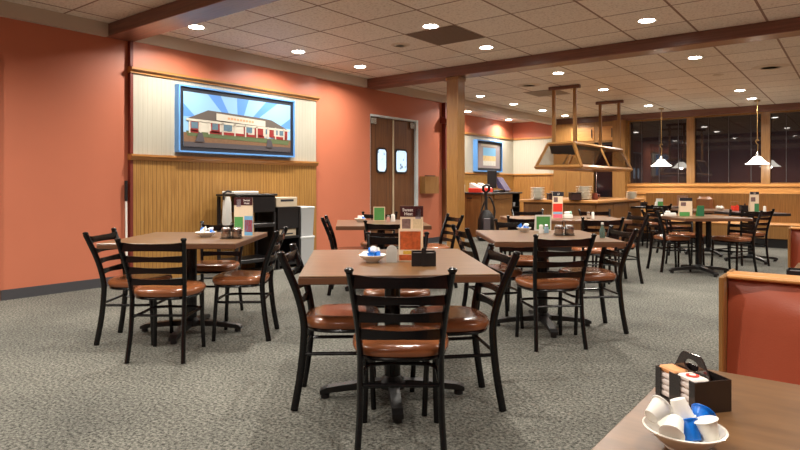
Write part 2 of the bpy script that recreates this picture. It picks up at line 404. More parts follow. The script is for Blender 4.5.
# ------------------------------------------------------------------ kitchen doors
fr = MB()
fr.box((XL-.13, DY0-.005, 0), (XL-.0, DY0+.006, DZ+.02)).box((XL-.13, DY1-.006, 0), (XL+.02, DY1+.06, DZ+.03)).box((XL-.13, DY0, DZ-.006), (XL+.012, DY1, DZ+.03))
struct('trim_21', fr, plain('pale_jamb', hexc(214, 226, 230), .35))
ym = (DY0+DY1)/2
for i, (a, b) in enumerate(((DY0+.01, ym-.012), (ym+.012, DY1-.01))):
    x0 = XL-.07
    o = MB().rbox((x0, a, .02), (x0+.045, b, DZ-.01), .004).build('door_%d' % (i+1), M_DOORW); o['kind'] = 'structure'
    c = (a+b)/2 - (.0 if i == 0 else .10); hw1 = .15 if i == 0 else .19
    def rr(hy, hz, r):
        pts = []
        for k in range(24):
            t = 2*PI*(k+.5)/24; ct, st = math.cos(t), math.sin(t)
            pts.append((c+math.copysign(hy-r, ct)+r*ct, 1.615+math.copysign(hz-r, st)+r*st))
        return pts
    MB().prism(rr(hw1, .235, .08), 'x', x0+.045, x0+.058).build('window_gasket', M_BLACKP, o)
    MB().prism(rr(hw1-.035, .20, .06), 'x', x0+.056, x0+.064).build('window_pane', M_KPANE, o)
    yy = a+.02 if i == 0 else b-.16
    MB().rbox((x0+.045, yy, DZ-.14), (x0+.075, yy+.14, DZ-.03), .004).build('hinge_bracket', M_STEEL, o)
MB().box((XL-.065, ym-.0115, .02), (XL-.006, ym+.0115, DZ-.01)).build('door_3', plain('astragal', hexc(196, 180, 150), .4))['kind'] = 'structure'
# rotate nothing; kitchen side closed
struct('wall_kitchen', MB().box((XL-.3, DY0-.2, 0), (XL-.24, DY1+.2, ZC)), M_GREY)

# ------------------------------------------------------------------ framed painting
pt = thing('framed_painting', 'wide blue framed painting of a long diner under a sunburst sky', 'painting', (XL+.055, 5.165, 1.582))
W_, H_ = 1.93, .85
def frame_mb(w, h, t, d0, d1):
    m = MB(); y0, y1 = -w/2, w/2
    m.box((d0, y0, 0), (d1, y0+t, h)).box((d0, y1-t, 0), (d1, y1, h)).box((d0, y0+t, 0), (d1, y1-t, t)).box((d0, y0+t, h-t), (d1, y1-t, h))
    return m
frame_mb(W_, H_, .022, .0, .095).build('outer_frame', M_FRAMEB, pt)
MB().box((.0, -W_/2+.022, .022), (.075, W_/2-.022, H_-.022)).build('inner_mount', M_INK, pt)
M_SKY = plain('painted_sky', hexc(136, 182, 222), .5)
M_RAY = plain('painted_ray', hexc(84, 138, 210), .5)
M_PROOF = plain('painted_roof', hexc(88, 80, 74), .5)
M_PLAWN = plain('painted_lawn', hexc(116, 86, 60), .6, noise=.35, nscale=40)
M_PBUSH = plain('painted_shrubs', hexc(84, 98, 62), .6, noise=.4, nscale=60)
M_PRED = plain('painted_red', hexc(134, 36, 34), .5)
M_PGREY = plain('painted_road', hexc(72, 68, 72), .6)
M_PWIN = plain('painted_window', hexc(84, 112, 128), .5, noise=.3, nscale=30)
M_PWHITE = plain('painted_white', hexc(192, 188, 174), .5)
Y0, Y1, Z0, Z1 = -W_/2+.075, W_/2-.08, .075, H_-.08
def flat(name, polys, x, mat, th=.002):
    for p in polys: o = MB().prism(p, 'x', x+.045, x+.045+th).build(name, mat, pt)
    return o
flat('canvas', [[(Y0, Z0), (Y1, Z0), (Y1, Z1), (Y0, Z1)]], .03, M_SKY, .004)
Wd = Y1-Y0; Hd = Z1-Z0
def P(u, v): return (Y0+u*Wd, Z0+v*Hd)
rays = []
cu, cv = .47, .30
for u0, u1 in ((.20, .31), (.46, .57), (.74, .86)):
    # from the burst centre to the top edge, cut above the roof
    def at(u, v): return (cu+(u-cu)*(v-cv)/(1-cv))
    rays.append([P(at(u0, .55), .55), P(at(u1, .55), .55), P(u1, 1), P(u0, 1)])
rays.append([P(0, .55), P(.10, .55), P(0, .78)]); rays.append([P(1, .5), P(.87, .5), P(1, .72)])
flat('painted_sunburst', rays, .034, M_RAY, .0015)
flat('painted_road', [[P(0, 0), P(1, 0), P(1, .10), P(0, .09)]], .034, M_PGREY)
flat('painted_lawn', [[P(0, .09), P(1, .10), P(1, .26), P(0, .26)]], .034, M_PLAWN)
flat('painted_shrubs', [[P(.03, .2), P(.97, .15), P(.99, .24), P(.02, .29)]], .036, M_PBUSH)
flat('painted_roof', [[P(.02, .50), P(.98, .46), P(.80, .64), P(.72, .66), P(.20, .70)]], .036, M_PROOF)
flat('painted_wall', [[P(.04, .28), P(.97, .28), P(.97, .48), P(.04, .50)]], .0355, M_PWHITE)
reds = [[P(a, .29), P(b, .28), P(b, .47), P(a, .48)] for a, b in ((.045, .12), (.225, .30), (.52, .56), (.625, .71), (.775, .82), (.93, .965))]
reds += [[P(a, .265), P(b, .255), P(b, .305), P(a, .315)] for a, b in ((.05, .12), (.21, .72), (.82, .96))]
flat('painted_red_siding', reds, .038, M_PRED)
flat('painted_window', [[P(a, .34), P(b, .34), P(b, .46), P(a, .46)] for a, b in ((.06, .115), (.235, .285), (.335, .41), (.53, .60), (.735, .76), (.83, .86), (.88, .92))], .040, M_PWIN)
flat('painted_porch', [[P(.02, .475), P(.985, .435), P(.985, .475), P(.02, .515)]] + [[P(a, .25), P(a+.012, .25), P(a+.012, .49), P(a, .49)] for a in (.04, .13, .2, .32, .43, .53, .64, .75, .83, .92)], .041, M_PWHITE)
flat('painted_steps', [[P(.09, .10), P(.17, .10), P(.15, .27), P(.12, .27)], [P(.74, .07), P(.81, .07), P(.79, .23), P(.75, .23)]], .042, M_PGREY)
sg = flat('painted_roof_sign', [[P(.27, .53), P(.73, .49), P(.73, .61), P(.27, .66)]], .042, M_PWHITE)
dashes = []
for k in range(9):
    u = .37+k*.028
    vv = .59-(u-.27)*.09
    dashes.append([P(u, vv-.018), P(u+.02, vv-.018), P(u+.02, vv+.022), P(u, vv+.022)])
flat('painted_sign_marks', dashes, .0445, plain('painted_tan', hexc(204, 150, 110), .5), .001)

# poster in the alcove
ps = thing('framed_poster', 'tall blue framed poster hung above the register counter', 'poster', (XA+.02, 14.56, 1.53))
pw, ph = 1.42, .86
frame_mb(pw, ph, .03, 0, .13).build('outer_frame', M_FRAMEB, ps)
MB().box((0, -pw/2+.03, .03), (.09, pw/2-.03, ph-.03)).build('inner_mount', M_INK, ps)
def pf(name, y0, y1, z0, z1, mat, x=.046):
    x += .048
    MB().box((x-.004, y0, z0), (x, y1, z1)).build(name, mat, ps)
pf('poster_sheet', -.60, .60, .10, ph-.10, plain('poster_grey', hexc(150, 140, 142), .4))
pf('poster_sky_band', -.34, .36, .44, .66, M_LBLUE, .049)
pf('poster_sand_band', -.34, .36, .30, .44, plain('poster_sand', hexc(214, 190, 140), .4, noise=.3, nscale=12), .049)
pf('poster_pale_band', -.34, .36, .17, .30, plain('poster_pale', hexc(206, 206, 200), .4, noise=.2, nscale=14), .049)
pf('poster_heading', -.46, .46, .70, .76, M_PWHITE, .049)

# wall box beside the kitchen door
wb = thing('wall_box', 'small open topped wooden box mounted on orange wall beside kitchen doors', 'wall box', (XL, 9.78, 1.0))
m = MB(); m.box((.0, -.24, 0), (.02, .24, .34)).box((.11, -.24, 0), (.13, .24, .34)).box((.02, -.24, 0), (.11, -.22, .34)).box((.02, .22, 0), (.11, .24, .34)).box((.02, -.22, 0), (.11, .22, .02))
m.build('box_body', M_OAKV, wb)
MB().box((.03, -.12, .021), (.10, .16, .36)).build('paper_stack', M_INK, wb)

# pole against the panel end
pole = thing('cleaning_pole', 'thin white pole with black grip leaning beside panelled wall section', 'pole', (XL+.05, 3.585, 0))
MB().tube([(0, 0, .02), (-.012, 0, .98)], .013, n=10).build('shaft', M_CARDW, pole, True)
MB().tube([(-.012, 0, .98), (-.013, 0, 1.22)], .018, n=10).build('grip', M_BLACKP, pole, True)
MB().rbox((-.03, -.03, 0), (.05, .03, .03), .008).build('foot_block', M_BLACKP, pole)

# ------------------------------------------------------------------ recessed ceiling lights
LP = [(-6.16, 4.07), (-6.18, 5.69), (-6.2, 7.0), (-3.97, 5.72), (-3.99, 7.06), (-1.91, 7.01), (-1.98, 5.83),
      (-3.97, 9.42), (-1.91, 9.48), (-3.96, 11.57), (-6.27, 10.85), (-6.29, 12.39), (-6.27, 13.9), (-6.25, 15.28),
      (-3.93, 14.55), (-1.88, 13.3), (-1.86, 14.73), (-7.85, 12.95), (-7.9, 15.24)]
HID = [(-3.97, 2.7), (-1.9, 2.7), (-3.97, .3), (-1.9, .3), (-6.1, .9), (.3, 1.6), (.3, 4.8), (.3, 7.1), (.3, 9.5), (.3, 12.0), (.3, 14.7), (2.3, 3.0), (2.3, 7.0), (2.3, 12.0), (-3.97, -1.6), (-.5, -1.2), (-4.9, 1.3)]  # downlights out of view, no fixtures; last one added to lift the left wall
LLAB = ['lit recessed ceiling light tucked just past the near red beam', 'lit recessed ceiling light above the blue framed painting', 'lit recessed ceiling light nearest the left end of the second beam',
        'lit recessed ceiling light beside the dark ceiling grille', 'lit recessed ceiling light between dark grille and the second beam', 'large lit recessed ceiling light at right, before the second beam', 'lit recessed ceiling light cut by the top edge of the photo',
        'lit recessed ceiling light just left above the hanging buffet hood, beyond beam', 'lit recessed ceiling light at right, first one beyond the second beam', 'lit recessed ceiling light seen between the two hood hangers at right',
        'nearest lit recessed light behind the oak post', 'second lit recessed light in the row receding behind the oak post', 'third lit recessed light in the row receding behind the oak post', 'farthest lit recessed light in the row receding behind the oak post',
        'lit recessed ceiling light above the leftmost window', 'lit recessed ceiling light above the middle window, nearer of two', 'lit recessed ceiling light above the middle window, farther of two',
        'lit recessed light in alcove ceiling nearer the oak post', 'lit recessed light in alcove ceiling above the framed poster']
def cyl(r, z0, z1, n=24): return MB().lathe([(r, z0), (r, z1)], n)
trim0 = MB().lathe([(.082, -.001), (.105, -.006), (.108, 0), (.082, .004), (.082, -.001)], 28)
lens0 = cyl(.082, -.004, .002, 28)
tm = trim0.mesh('light_trim', M_CARDW); lm = lens0.mesh('light_lens', M_LENS)
PW = 30
ld = bpy.data.lights.new('downlight_beam', 'AREA'); ld.shape = 'DISK'; ld.size = .15; ld.energy = PW; ld.color = (1, .93, .84); ld.spread = math.radians(150)
def ceiling_light(x, y, label):
    t = thing('ceiling_light', label, 'ceiling light', (x, y, ZC-.002), 0, 'recessed ceiling lights')
    for n, me in (('light_trim', tm), ('light_lens', lm)):
        o = bpy.data.objects.new(n, me); COL.objects.link(o); o.parent = t
    l = bpy.data.objects.new('downlight_beam', ld); COL.objects.link(l); l.parent = t; l.location = (0, 0, -.02)
for (x, y), lb in zip(LP, LLAB): ceiling_light(x, y, lb)
for x, y in HID:
    l = bpy.data.objects.new('downlight_beam', ld); COL.objects.link(l); l.location = (x, y, ZC-.02)

# ceiling grilles and round diffusers
g = thing('ceiling_grille', 'dark square return air grille between two ceiling lights', 'ceiling vent', (-4.08, 6.21, ZC))
MB().box((-.345, -.355, -.006), (.345, .355, 0)).build('grille_panel', plain('grille_grey', hexc(118, 98, 82), .6, noise=.2, nscale=120), g)
m = MB()
for k in range(14): m.box((-.33, -.34+k*.05, -.012), (.33, -.33+k*.05, -.006))
m.build('louvres', plain('grille_light', hexc(136, 116, 98), .6), g)
g = thing('ceiling_grille', 'dark square return air grille beside the buffet hood hangers', 'ceiling vent', (-5.0, 11.3, ZC))
MB().box((-.345, -.355, -.006), (.345, .355, 0)).build('grille_panel', MATS['grille_light'], g)
for x, y, r, lb in ((-4.82, 6.25, .13, 'round beige ceiling speaker left of the dark grille'), (-4.87, 10.21, .22, 'round white diffuser beyond the second beam, left of hood'), (-1.13, 10.96, .26, 'round beige diffuser in the ceiling at far right')):
    g = thing('round_diffuser', lb, 'ceiling vent', (x, y, ZC))
    MB().lathe([(r*.45, -.012), (r*.5, -.018), (r*.62, -.006), (r*.7, -.014), (r*.85, -.004), (r, -.001), (r, 0), (r*.4, 0), (r*.45, -.012)], 28).build('diffuser_ring', plain('diffuser_white', hexc(206, 190, 170), .5), g, True)
    MB().lathe([(r*.42, -.010), (r*.42, 0)], 24).build('core', plain('diffuser_core', hexc(140, 118, 100), .6), g)
for x, y, lb in ((-1.9, 11.2, 'small round fitting in the ceiling near far right diffuser'), (-2.9, 12.4, 'small round fitting in the ceiling beyond hood hangers')):
    MBo = MB().lathe([(.09, 0), (.085, -.01), (.04, -.02), (0.001, -.02)], 20).build('smoke_detector', MATS['diffuser_white'], None, True, (x, y, ZC)); tag(MBo, lb, 'smoke detector')

# ------------------------------------------------------------------ chairs
def smoothpath(pts, sub=4):
    P_ = [Vector(p) for p in pts]; out = []
    for i in range(len(P_)-1):
        p0 = P_[max(i-1, 0)]; p1 = P_[i]; p2 = P_[i+1]; p3 = P_[min(i+2, len(P_)-1)]
        for k in range(sub):
            t = k/sub
            out.append(.5*((2*p1)+(p2-p0)*t+(2*p0-5*p1+4*p2-p3)*t*t+(3*p1-p0-3*p2+p3)*t**3))
    out.append(P_[-1]); return out
def make_chair():
    t = thing('dining_chair', '', 'chair')
    # seat pad: D-shaped cushion
    def outline(k, n=36):
        pts = []
        for i in range(n):
            a = 2*PI*i/n; c, s_ = math.cos(a), math.sin(a)
            e = 2/3.0
            x = math.copysign(abs(c)**e, c); y = math.copysign(abs(s_)**e, s_)
            wx = .235 - .025*(1-(y+1)/2)
            pts.append((x*wx*k, y*.205*k-.02))
        return pts
    R = []
    for k, z in ((.90, .422), (.97, .427), (1.0, .440), (1.0, .454), (.965, .468), (.86, .478), (.6, .481), (.2, .478)):
        R.append([(x, y, z) for x, y in outline(k)])
    MB().rings(R).build('seat', M_SEAT, t, True)
    # frame under the seat
    m = MB(); m.tube([(x, y, .414) for x, y in outline(.90, 28)], .011, .011, 8, (0, 0, 1), True)
    m.build('seat_frame', M_BLACK, t, True)
    for s in (-1, 1):
        path = smoothpath([(s*.186, -.262, 0), (s*.176, -.232, .18), (s*.174, -.215, .34), (s*.176, -.214, .46), (s*.190, -.250, .62), (s*.214, -.326, .812)], 4)
        m = MB().tube(path, .0145, .020, 10, (1, 0, 0))
        top = path[-1]
        m.lathe([(.015, -.004), (.020, .002), (.020, .010), (.012, .016), (.001, .018)], 10, Matrix.Translation(top))
        m.build('rear_post', M_BLACK, t, True)
        m = MB().tube(smoothpath([(s*.178, .150, 0), (s*.172, .140, .2), (s*.168, .125, .42)], 3), .0145, .0145, 10, (1, 0, 0))
        m.build('front_leg', M_BLACK, t, True)
    # ladder slats
    for z, h, top in ((.765, .056, 1), (.685, .038, 0), (.608, .040, 0), (.530, .040, 0)):
        yb = -.214 - max(0, z-.46)*.16 - max(0, z-.46)**2*.45
        hw = .176+max(0, z-.46)*.105
        m = MB(); vs = []; fs = []; N = 16
        for i in range(N+1):
            u = -1+2*i/N; x = u*hw; y = yb-.028*(1-u*u)
            zt = z+h/2 + (-.010*math.exp(-(u/.25)**2) + .004*math.cos(u*PI*2) if top else -.003*math.cos(u*PI))
            zb = z-h/2 + (.006*(1-u*u) if top else .003*math.cos(u*PI))
            vs += [(x, y-.006, zb), (x, y-.006, zt), (x, y+.006, zt), (x, y+.006, zb)]
        for i in range(N):
            for k in range(4): fs.append((4*i+k, 4*i+(k+1) % 4, 4*i+4+(k+1) % 4, 4*i+4+k))
        fs += [(3, 2, 1, 0), (4*N, 4*N+1, 4*N+2, 4*N+3)]
        m.add(vs, fs).build('slat', M_BLACK, t, False)
    # hoop stretcher
    pts = [(-.174, -.218, .29), (-.172, -.05, .29), (-.170, .09, .29), (-.12, .142, .29), (0, .152, .29), (.12, .142, .29), (.170, .09, .29), (.172, -.05, .29), (.174, -.218, .29)]
    MB().tube(smoothpath(pts, 4), .010, .010, 8, (0, 0, 1)).build('stretcher', M_BLACK, t, True)
    MB().tube([(-.174, -.218, .305), (.174, -.218, .305)], .009, .009, 8, (0, 0, 1)).build('rear_stretcher', M_BLACK, t, True)
    return t
chair0 = make_chair(); chair_used = [False]
def chair(X, tt, phi, label, group):
    """rear feet midpoint given; phi degrees counter-clockwise from straight ahead"""
    a = YAW+math.radians(phi)
    p = cw(X, tt) + Vector((-math.sin(a), math.cos(a), 0))*.262
    if not chair_used[0]:
        chair_used[0] = True; r = chair0; r.location = p; r.rotation_euler = (0, 0, a); r['label'] = label; r['group'] = group
    else: r = dup(chair0, p, a, label, group)
    r.scale = (1, 1, 1)
    return r
G = 'black ladder back chairs'
chair(0.003, 2.53, 0, 'nearest black ladder back chair, its back to us before the central table', G)
chair(-.555, 3.28, -88, 'black ladder back chair at left side of the central table', G)
chair(.503, 3.27, 99, 'black ladder back chair at right side of the central table', G)
chair(-.02, 4.28, 180, 'black ladder back chair on far side of central table behind the tall menu', G)
chair(-1.605, 3.91, -1, 'black ladder back chair with back to us at the left table', G)
chair(-2.215, 4.54, -90, 'leftmost black ladder back chair, nearest the orange wall', G)
chair(-.99, 4.66, 92, 'black ladder back chair at right side of the left table', G)
chair(-1.66, 5.58, 178, 'black ladder back chair on far side of left table facing us', G)
chair(1.14, 4.22, 9, 'black ladder back chair with back to us at the right table', G)
chair(1.76, 4.875, 96, 'black ladder back chair at right side of the right table', G)
chair(.56, 4.97, -80, 'black ladder back chair at left side of the right table', G)
chair(1.18, 5.95, 180, 'black ladder back chair on far side of right table facing us', G)
chair(-.76, 6.5, -88, 'black ladder back chair seen edge on by the orange wall, left of back table', G)
chair(.58, 6.95, 108, 'black ladder back chair standing before the oak post', G)
chair(-.12, 5.82, 0, 'black ladder back chair with back to us at table by kitchen doors', G)
chair(-.26, 7.6, 180, 'black ladder back chair facing us against the kitchen doors', G)
chair(1.42, 6.72, 0, 'black ladder back chair, left one on near side of the buffet table', G)
chair(2.16, 6.42, 0, 'black ladder back chair, right one on near side of the buffet table', G)
chair(1.80, 8.38, 180, 'black ladder back chair, left one on buffet side of the buffet table', G)
chair(2.75, 8.38, 180, 'black ladder back chair, right one on buffet side of the buffet table', G)
chair(2.84, 7.25, 98, 'black ladder back chair at right end of the buffet table', G)
chair(3.48, 8.17, -85, 'black ladder back chair at left of the far right dining table', G)
chair(4.13, 8.85, 178, 'black ladder back chair on far side of the far right dining table', G)
chair(4.68, 8.15, 118, 'black ladder back chair at right side of the far right dining table', G)
chair(5.12, 8.6, -5, 'black ladder back chair with back to us at dark table by far bench', G)

chair(4.75, 11.0, -10, 'dark ladder back chair on near side of the window table', G)
chair(4.42, 10.05, -85, 'black ladder back chair at left of the light topped table by far bench', G)

# ------------------------------------------------------------------ tables
def make_table(w, d, mat=M_TOP, double=False):
    t = thing('dining_table', '', 'table')
    zt = .752
    MB().rbox((-w/2, -d/2, zt-.006), (w/2, d/2, zt), .003).build('table_top', mat, t)
    MB().rbox((-w/2, -d/2, zt-.040), (w/2, d/2, zt-.0065), .004).build('edge_band', M_TOPEDGE if mat is M_TOP else M_BLACKP, t)
    for cx in ((-w*.2, w*.2) if double else (0,)):
        MB().lathe([(.044, .075), (.044, .70)], 16, Matrix.Translation((cx, 0, 0))).build('column', M_BLACK, t, True)
        MB().rbox((cx-.17, -.17, .69), (cx+.17, .17, .711), .006).build('top_plate', M_BLACK, t)
        MB().lathe([(.075, .05), (.075, .085), (.05, .11), (.04, .12)], 16, Matrix.Translation((cx, 0, 0))).build('hub', M_CAST, t, True)
        L = .36
        for k in range(4):
            Mr = Matrix.Translation((cx, 0, 0)) @ Matrix.Rotation(k*PI/2, 4, 'Z')
            prof = [(.05, .05), (.05, .095), (.20, .082), (L, .062), (L+.04, .045), (L+.04, .022), (L, .03), (.2, .045)]
            m = MB().prism(prof, 'y', -.028, .028, Mr)
            arm = m.build('base_arm', M_CAST, t)
            MB().lathe([(.025, 0), (.025, .022), (.016, .026)], 12, Mr @ Matrix.Translation((L+.012, 0, 0))).build('glide', M_BLACKP, arm, True)
    return t
def table(X, tt, rot, w, d, label, mat=M_TOP, double=False):
    t = make_table(w, d, mat, double); t.location = cw(X, tt); t.rotation_euler = (0, 0, YAW+math.radians(rot)); t['label'] = label; t['group'] = 'dining tables'
    return t
ZT = .7525
table(-.042, 3.32, 4.6, .94, 1.12, 'brown laminate pedestal table in the centre foreground')
table(-1.67, 4.775, 0, .99, 1.04, 'brown laminate pedestal table at left before the panelled wall')
table(1.18, 4.955, 0, .96, 1.14, 'brown laminate pedestal table right of centre holding a green menu card')
table(-.21, 6.62, 5.0, .98, 1.10, 'brown laminate pedestal table behind centre, near the kitchen doors')
table(2.05, 7.55, 0.0, 1.40, .98, 'long brown laminate table in front of the buffet counter', double=True)
table(3.98, 7.95, 4.0, .88, .92, 'brown laminate pedestal table at far right with green and cream menu')
table(5.2, 10.06, 0, .88, .86, 'light topped pedestal table by the far bench, holding red caddy')
table(5.38, 9.15, 0, .72, .78, 'dark topped pedestal table at far right before the far bench', M_TOPDARK)
table(5.05, 11.75, -37.7, .75, .8, 'dark topped table below the leftmost window', M_TOPDARK)

# ------------------------------------------------------------------ table-top things
cupb = MB().lathe([(.014, 0), (.0205, .026), (.0225, .027), (.0225, .029), (.001, .0295)], 14)
cup_w = cupb.mesh('creamer_body', M_CARDW, True); cup_b = cupb.mesh('creamer_body', M_BLUE, True)
def dish(X, tt, label, nb=3, nw=3, r=.075, group='creamer dishes', z=ZT, big=1.0):
    p = cw(X, tt, z)
    bowl = MB().lathe([(r*.45, 0), (r*.5, .006), (r*.8, .022), (r, .036), (r*1.02, .039), (r*.98, .040), (r*.78, .027), (r*.45, .011), (.001, .010)], 28).build('creamer_dish', M_CHINA, None, True, p)
    tag(bowl, label, 'dish', group)
    short = label.split(' ', 2)[-1]
    n = nb+nw
    for k in range(n):
        me = cup_b if k < nb else cup_w
        o = bpy.data.objects.new('creamer_cup', me); COL.objects.link(o)
        a = k*2.4+.4; rad = r*(.50 if k < n-1 else .05)
        o.location = p+Vector((rad*math.cos(a), rad*math.sin(a), .024+.016*(k % 2)+(.012 if k == n-1 else 0)))
        o.rotation_euler = (random.uniform(-.9, .9), random.uniform(-.9, .9), a)
        o.scale = (big,)*3
        tag(o, ('blue' if k < nb else 'white')+' creamer cup in the '+short_of(label), 'creamer cup', ('blue' if k < nb else 'white')+' creamer cups, '+short_of(label))
def short_of(l): return l.replace('small white dish of creamers ', 'creamer dish ')
dish(-.150, 3.24, 'small white dish of creamers on the central table', 3, 3)
dish(-1.56, 4.80, 'small white dish of creamers on the left table', 2, 4, .085)
dish(1.10, 5.30, 'small white dish of creamers on the right table', 3, 2, .065)
dish(-.45, 6.75, 'small white dish of creamers on the table by kitchen doors', 1, 4, .07)

def yawed(X, tt, z=ZT): return cw(X, tt, z)
def card_stand(name, label, X, tt, w, h, blocks, back=None, lean=0.0, rot=0, group=None):
    """upright folded card: back panel with coloured blocks on the side facing the room"""
    t = thing(name, label, 'menu', yawed(X, tt), YAW+math.radians(rot), group)
    body = MB().box((-w/2, -.002, 0), (w/2, .002, h)).box((-w/2, .002, 0), (w/2, .05, .004))
    body.add([(-w/2, .045, .0), (w/2, .045, 0), (w/2, .002, h*.96), (-w/2, .002, h*.96), (-w/2, .049, 0), (w/2, .049, 0), (w/2, .004, h), (-w/2, .004, h)],
             [(0, 1, 2, 3), (7, 6, 5, 4), (0, 4, 5, 1), (1, 5, 6, 2), (2, 6, 7, 3), (3, 7, 4, 0)])
    body.build('menu_card', back or M_CARD, t)
    for (nm, x0, x1, z0, z1, mat) in blocks:
        MB().box((x0*w, -.0035, z0*h), (x1*w, -.002, z1*h)).build(nm, mat, t)
    return t
def front_text(t, txt, size, x, z, mat=M_CARDW, y=-.0042):
    lettering(txt, size, mat, t, Matrix.Translation((x, y, z)) @ Matrix.Rotation(PI/2, 4, 'X'))
M_SKETCH = plain('printed_sketch', hexc(120, 96, 92), .5, noise=.8, nscale=60)
t = card_stand('tall_menu', 'tall promotional menu card with maroon header on central table', .065, 3.33, .128, .300,
   [('menu_header', -.5, .5, .80, 1.0, M_MAROON), ('mascot_panel', -.42, -.05, .56, .76, M_SKETCH), ('text_panel', .05, .45, .56, .76, plain('printed_text', hexc(214, 196, 160), .5, noise=.25, nscale=200)), ('header_badge', .16, .40, .76, .95, plain('badge_grey', hexc(150, 140, 146), .5, noise=.3, nscale=80))])
front_text(t, 'Sweet', .024, -.022, .278); front_text(t, 'Heat', .024, -.018, .256)
t = card_stand('small_menu', 'shorter cream menu card with barbecue photo leaning before tall menu', .055, 3.265, .125, .178,
   [('food_photo', -.44, .46, .36, .92, M_ORPHOTO), ('yellow_band', -.3, .3, .22, .32, plain('yellow_print', hexc(220, 176, 70), .5, noise=.3, nscale=90)), ('lower_photo', -.48, .2, .03, .20, M_ORPHOTO)])
# sugar caddy on central table
def caddy(X, tt, rot, label, mat, w=.125, d=.06, h=.075, packets=True, group=None):
    t = thing('sugar_caddy', label, 'caddy', yawed(X, tt), YAW+math.radians(rot), group)
    m = MB(); th = .004
    m.box((-w/2, -d/2, 0), (w/2, d/2, th))
    m.box((-w/2, -d/2, th), (w/2, -d/2+th, h*.92)).box((-w/2, d/2-th, th), (w/2, d/2, h))
    for x in (-w/2, -th/2, w/2-th): m.box((x, -d/2+th, th), (x+th, d/2-th, h))
    m.build('caddy_body', mat, t)
    if packets:
        MB().prism([(-.012, th), (.012, th), (.012, h*1.15), (.006, h*1.28), (-.006, h*1.28), (-.012, h*1.15)], 'y', -d/2-.006, -d/2-.001).build('handle', mat, t)
        for x, pm in ((-w/4, plain('packet_grey', hexc(84, 80, 80), .5)), (w/4, plain('packet_brown', hexc(92, 78, 72), .5))):
            MB().rbox((x-w/5, -d/2+.008, th), (x+w/5, d/2-.008, h*.88), .004).build('sugar_packets', pm, t)
    return t
caddy(.122, 3.09, 0, 'black two compartment sugar caddy on the central table', M_BLACKP)
# salt & pepper
def shaker(X, tt, label, body=M_CARDW, h=.075, r=.021, group='shakers'):
    t = thing('shaker', label, 'shaker', yawed(X, tt), 0, group)
    MB().lathe([(r*.95, 0), (r, .006), (r*.85, h*.55), (r*.78, h*.72)], 14).build('shaker_body', body, t, True)
    MB().lathe([(r*.82, h*.72), (r*.84, h*.86), (r*.6, h*.97), (.001, h)], 14).build('shaker_cap', M_STEEL if body is not M_CARDW else M_CARDW, t, True)
M_FROST = plain('frosted_white', hexc(214, 214, 208), .3, trans=.35)
# clear holder on central table
t = thing('packet_holder', 'small clear arched packet holder on central table beside menus', 'holder', yawed(-.045, 3.24), YAW)
def arch(w, h, n=10):
    return [(-w/2, 0), (w/2, 0)] + [(w/2*math.cos(PI*k/n), h-w/2+w/2*math.sin(PI*k/n)) for k in range(n+1)]
MB().prism(arch(.060, .088), 'y', -.026, -.021).build('front_panel', M_FROST, t)
MB().prism(arch(.060, .088), 'y', .021, .026).build('back_panel', M_FROST, t)
MB().box((-.03, -.021, 0), (.03, .021, .004)).build('holder_base', M_FROST, t)
MB().rbox((-.024, -.018, .005), (.024, .018, .062), .003).build('packets', M_CARDW, t)
# left table
def condiment_ring(X, tt, label):
    t = thing('condiment_holder', label, 'condiment holder', yawed(X, tt), YAW)
    for dx in (-.042, .042):
        MB().lathe([(.037, .004), (.038, .01), (.036, .075), (.030, .080), (.028, .088), (.001, .09)], 18, Matrix.Translation((dx, 0, 0))).build('jar', M_STEEL, t, True)
    m = MB()
    for z in (.012, .06): m.tube([(.085*math.cos(a*PI/10), .045*math.sin(a*PI/10), z) for a in range(20)], .003, n=6, up=(0, 0, 1), closed=True)
    m.box((-.08, -.04, 0), (.08, .04, .004)); m.tube([(0, .044, .01), (0, .044, .11), (0, -.0, .125), (0, -.044, .11), (0, -.044, .01)], .003, n=6)
    m.build('rack', M_BLACK, t, True)
condiment_ring(-1.315, 4.66, 'chrome two jar condiment holder on the left table')
condiment_ring(1.36, 4.95, 'two jar condiment holder in black rack on the right table')
t = card_stand('tall_menu', 'tall menu card with maroon header, green and red panels on left table', -1.275, 4.86, .150, .315,
   [('menu_header', -.5, .5, .80, 1.0, M_MAROON), ('green_panel', -.48, -.02, .18, .50, M_GREEN), ('blue_panel', .06, .5, .02, .52, M_LBLUE), ('red_panel', .08, .48, .11, .42, M_RED), ('header_badge', -.36, -.14, .76, .95, MATS['badge_grey'])])
front_text(t, 'Sweet', .022, .028, .292); front_text(t, 'Heat', .022, .028, .268)
# green card on right table
t = card_stand('menu_card', 'green and white menu card standing on the right table', 1.30, 5.42, .145, .145, [('green_panel', -.42, .42, .10, .90, M_GREEN)], M_CARDW)
shaker(1.22, 5.16, 'white salt shaker beside green menu card on right table'); shaker(1.275, 5.20, 'pale blue tinted pepper shaker beside condiment rack on right table', plain('tinted_glass', hexc(150, 180, 196), .3))
t = thing('sauce_bottle', 'slim clear bottle standing at right end of the right table', 'bottle', yawed(1.60, 4.72), 0)
MB().lathe([(.020, 0), (.022, .01), (.022, .06), (.010, .085), (.009, .105)], 14).build('bottle_glass', plain('greenish_glass', hexc(120, 150, 140), .1, trans=.6), t, True)
MB().lathe([(.011, .105), (.011, .12), (.001, .122)], 12).build('bottle_cap', M_CARDW, t, True)
# table by the kitchen doors
card_stand('menu_card', 'green menu card standing on table by the kitchen doors', -.24, 6.9, .135, .165, [('green_panel', -.43, .43, .06, .94, M_GREEN)], M_CARD)
shaker(-.135, 6.8, 'pinkish shaker on table by the kitchen doors', plain('pinkish', hexc(210, 160, 150), .4)); shaker(-.08, 6.8, 'rounder white shaker on table by the kitchen doors', M_CARDW, .085, .028); 
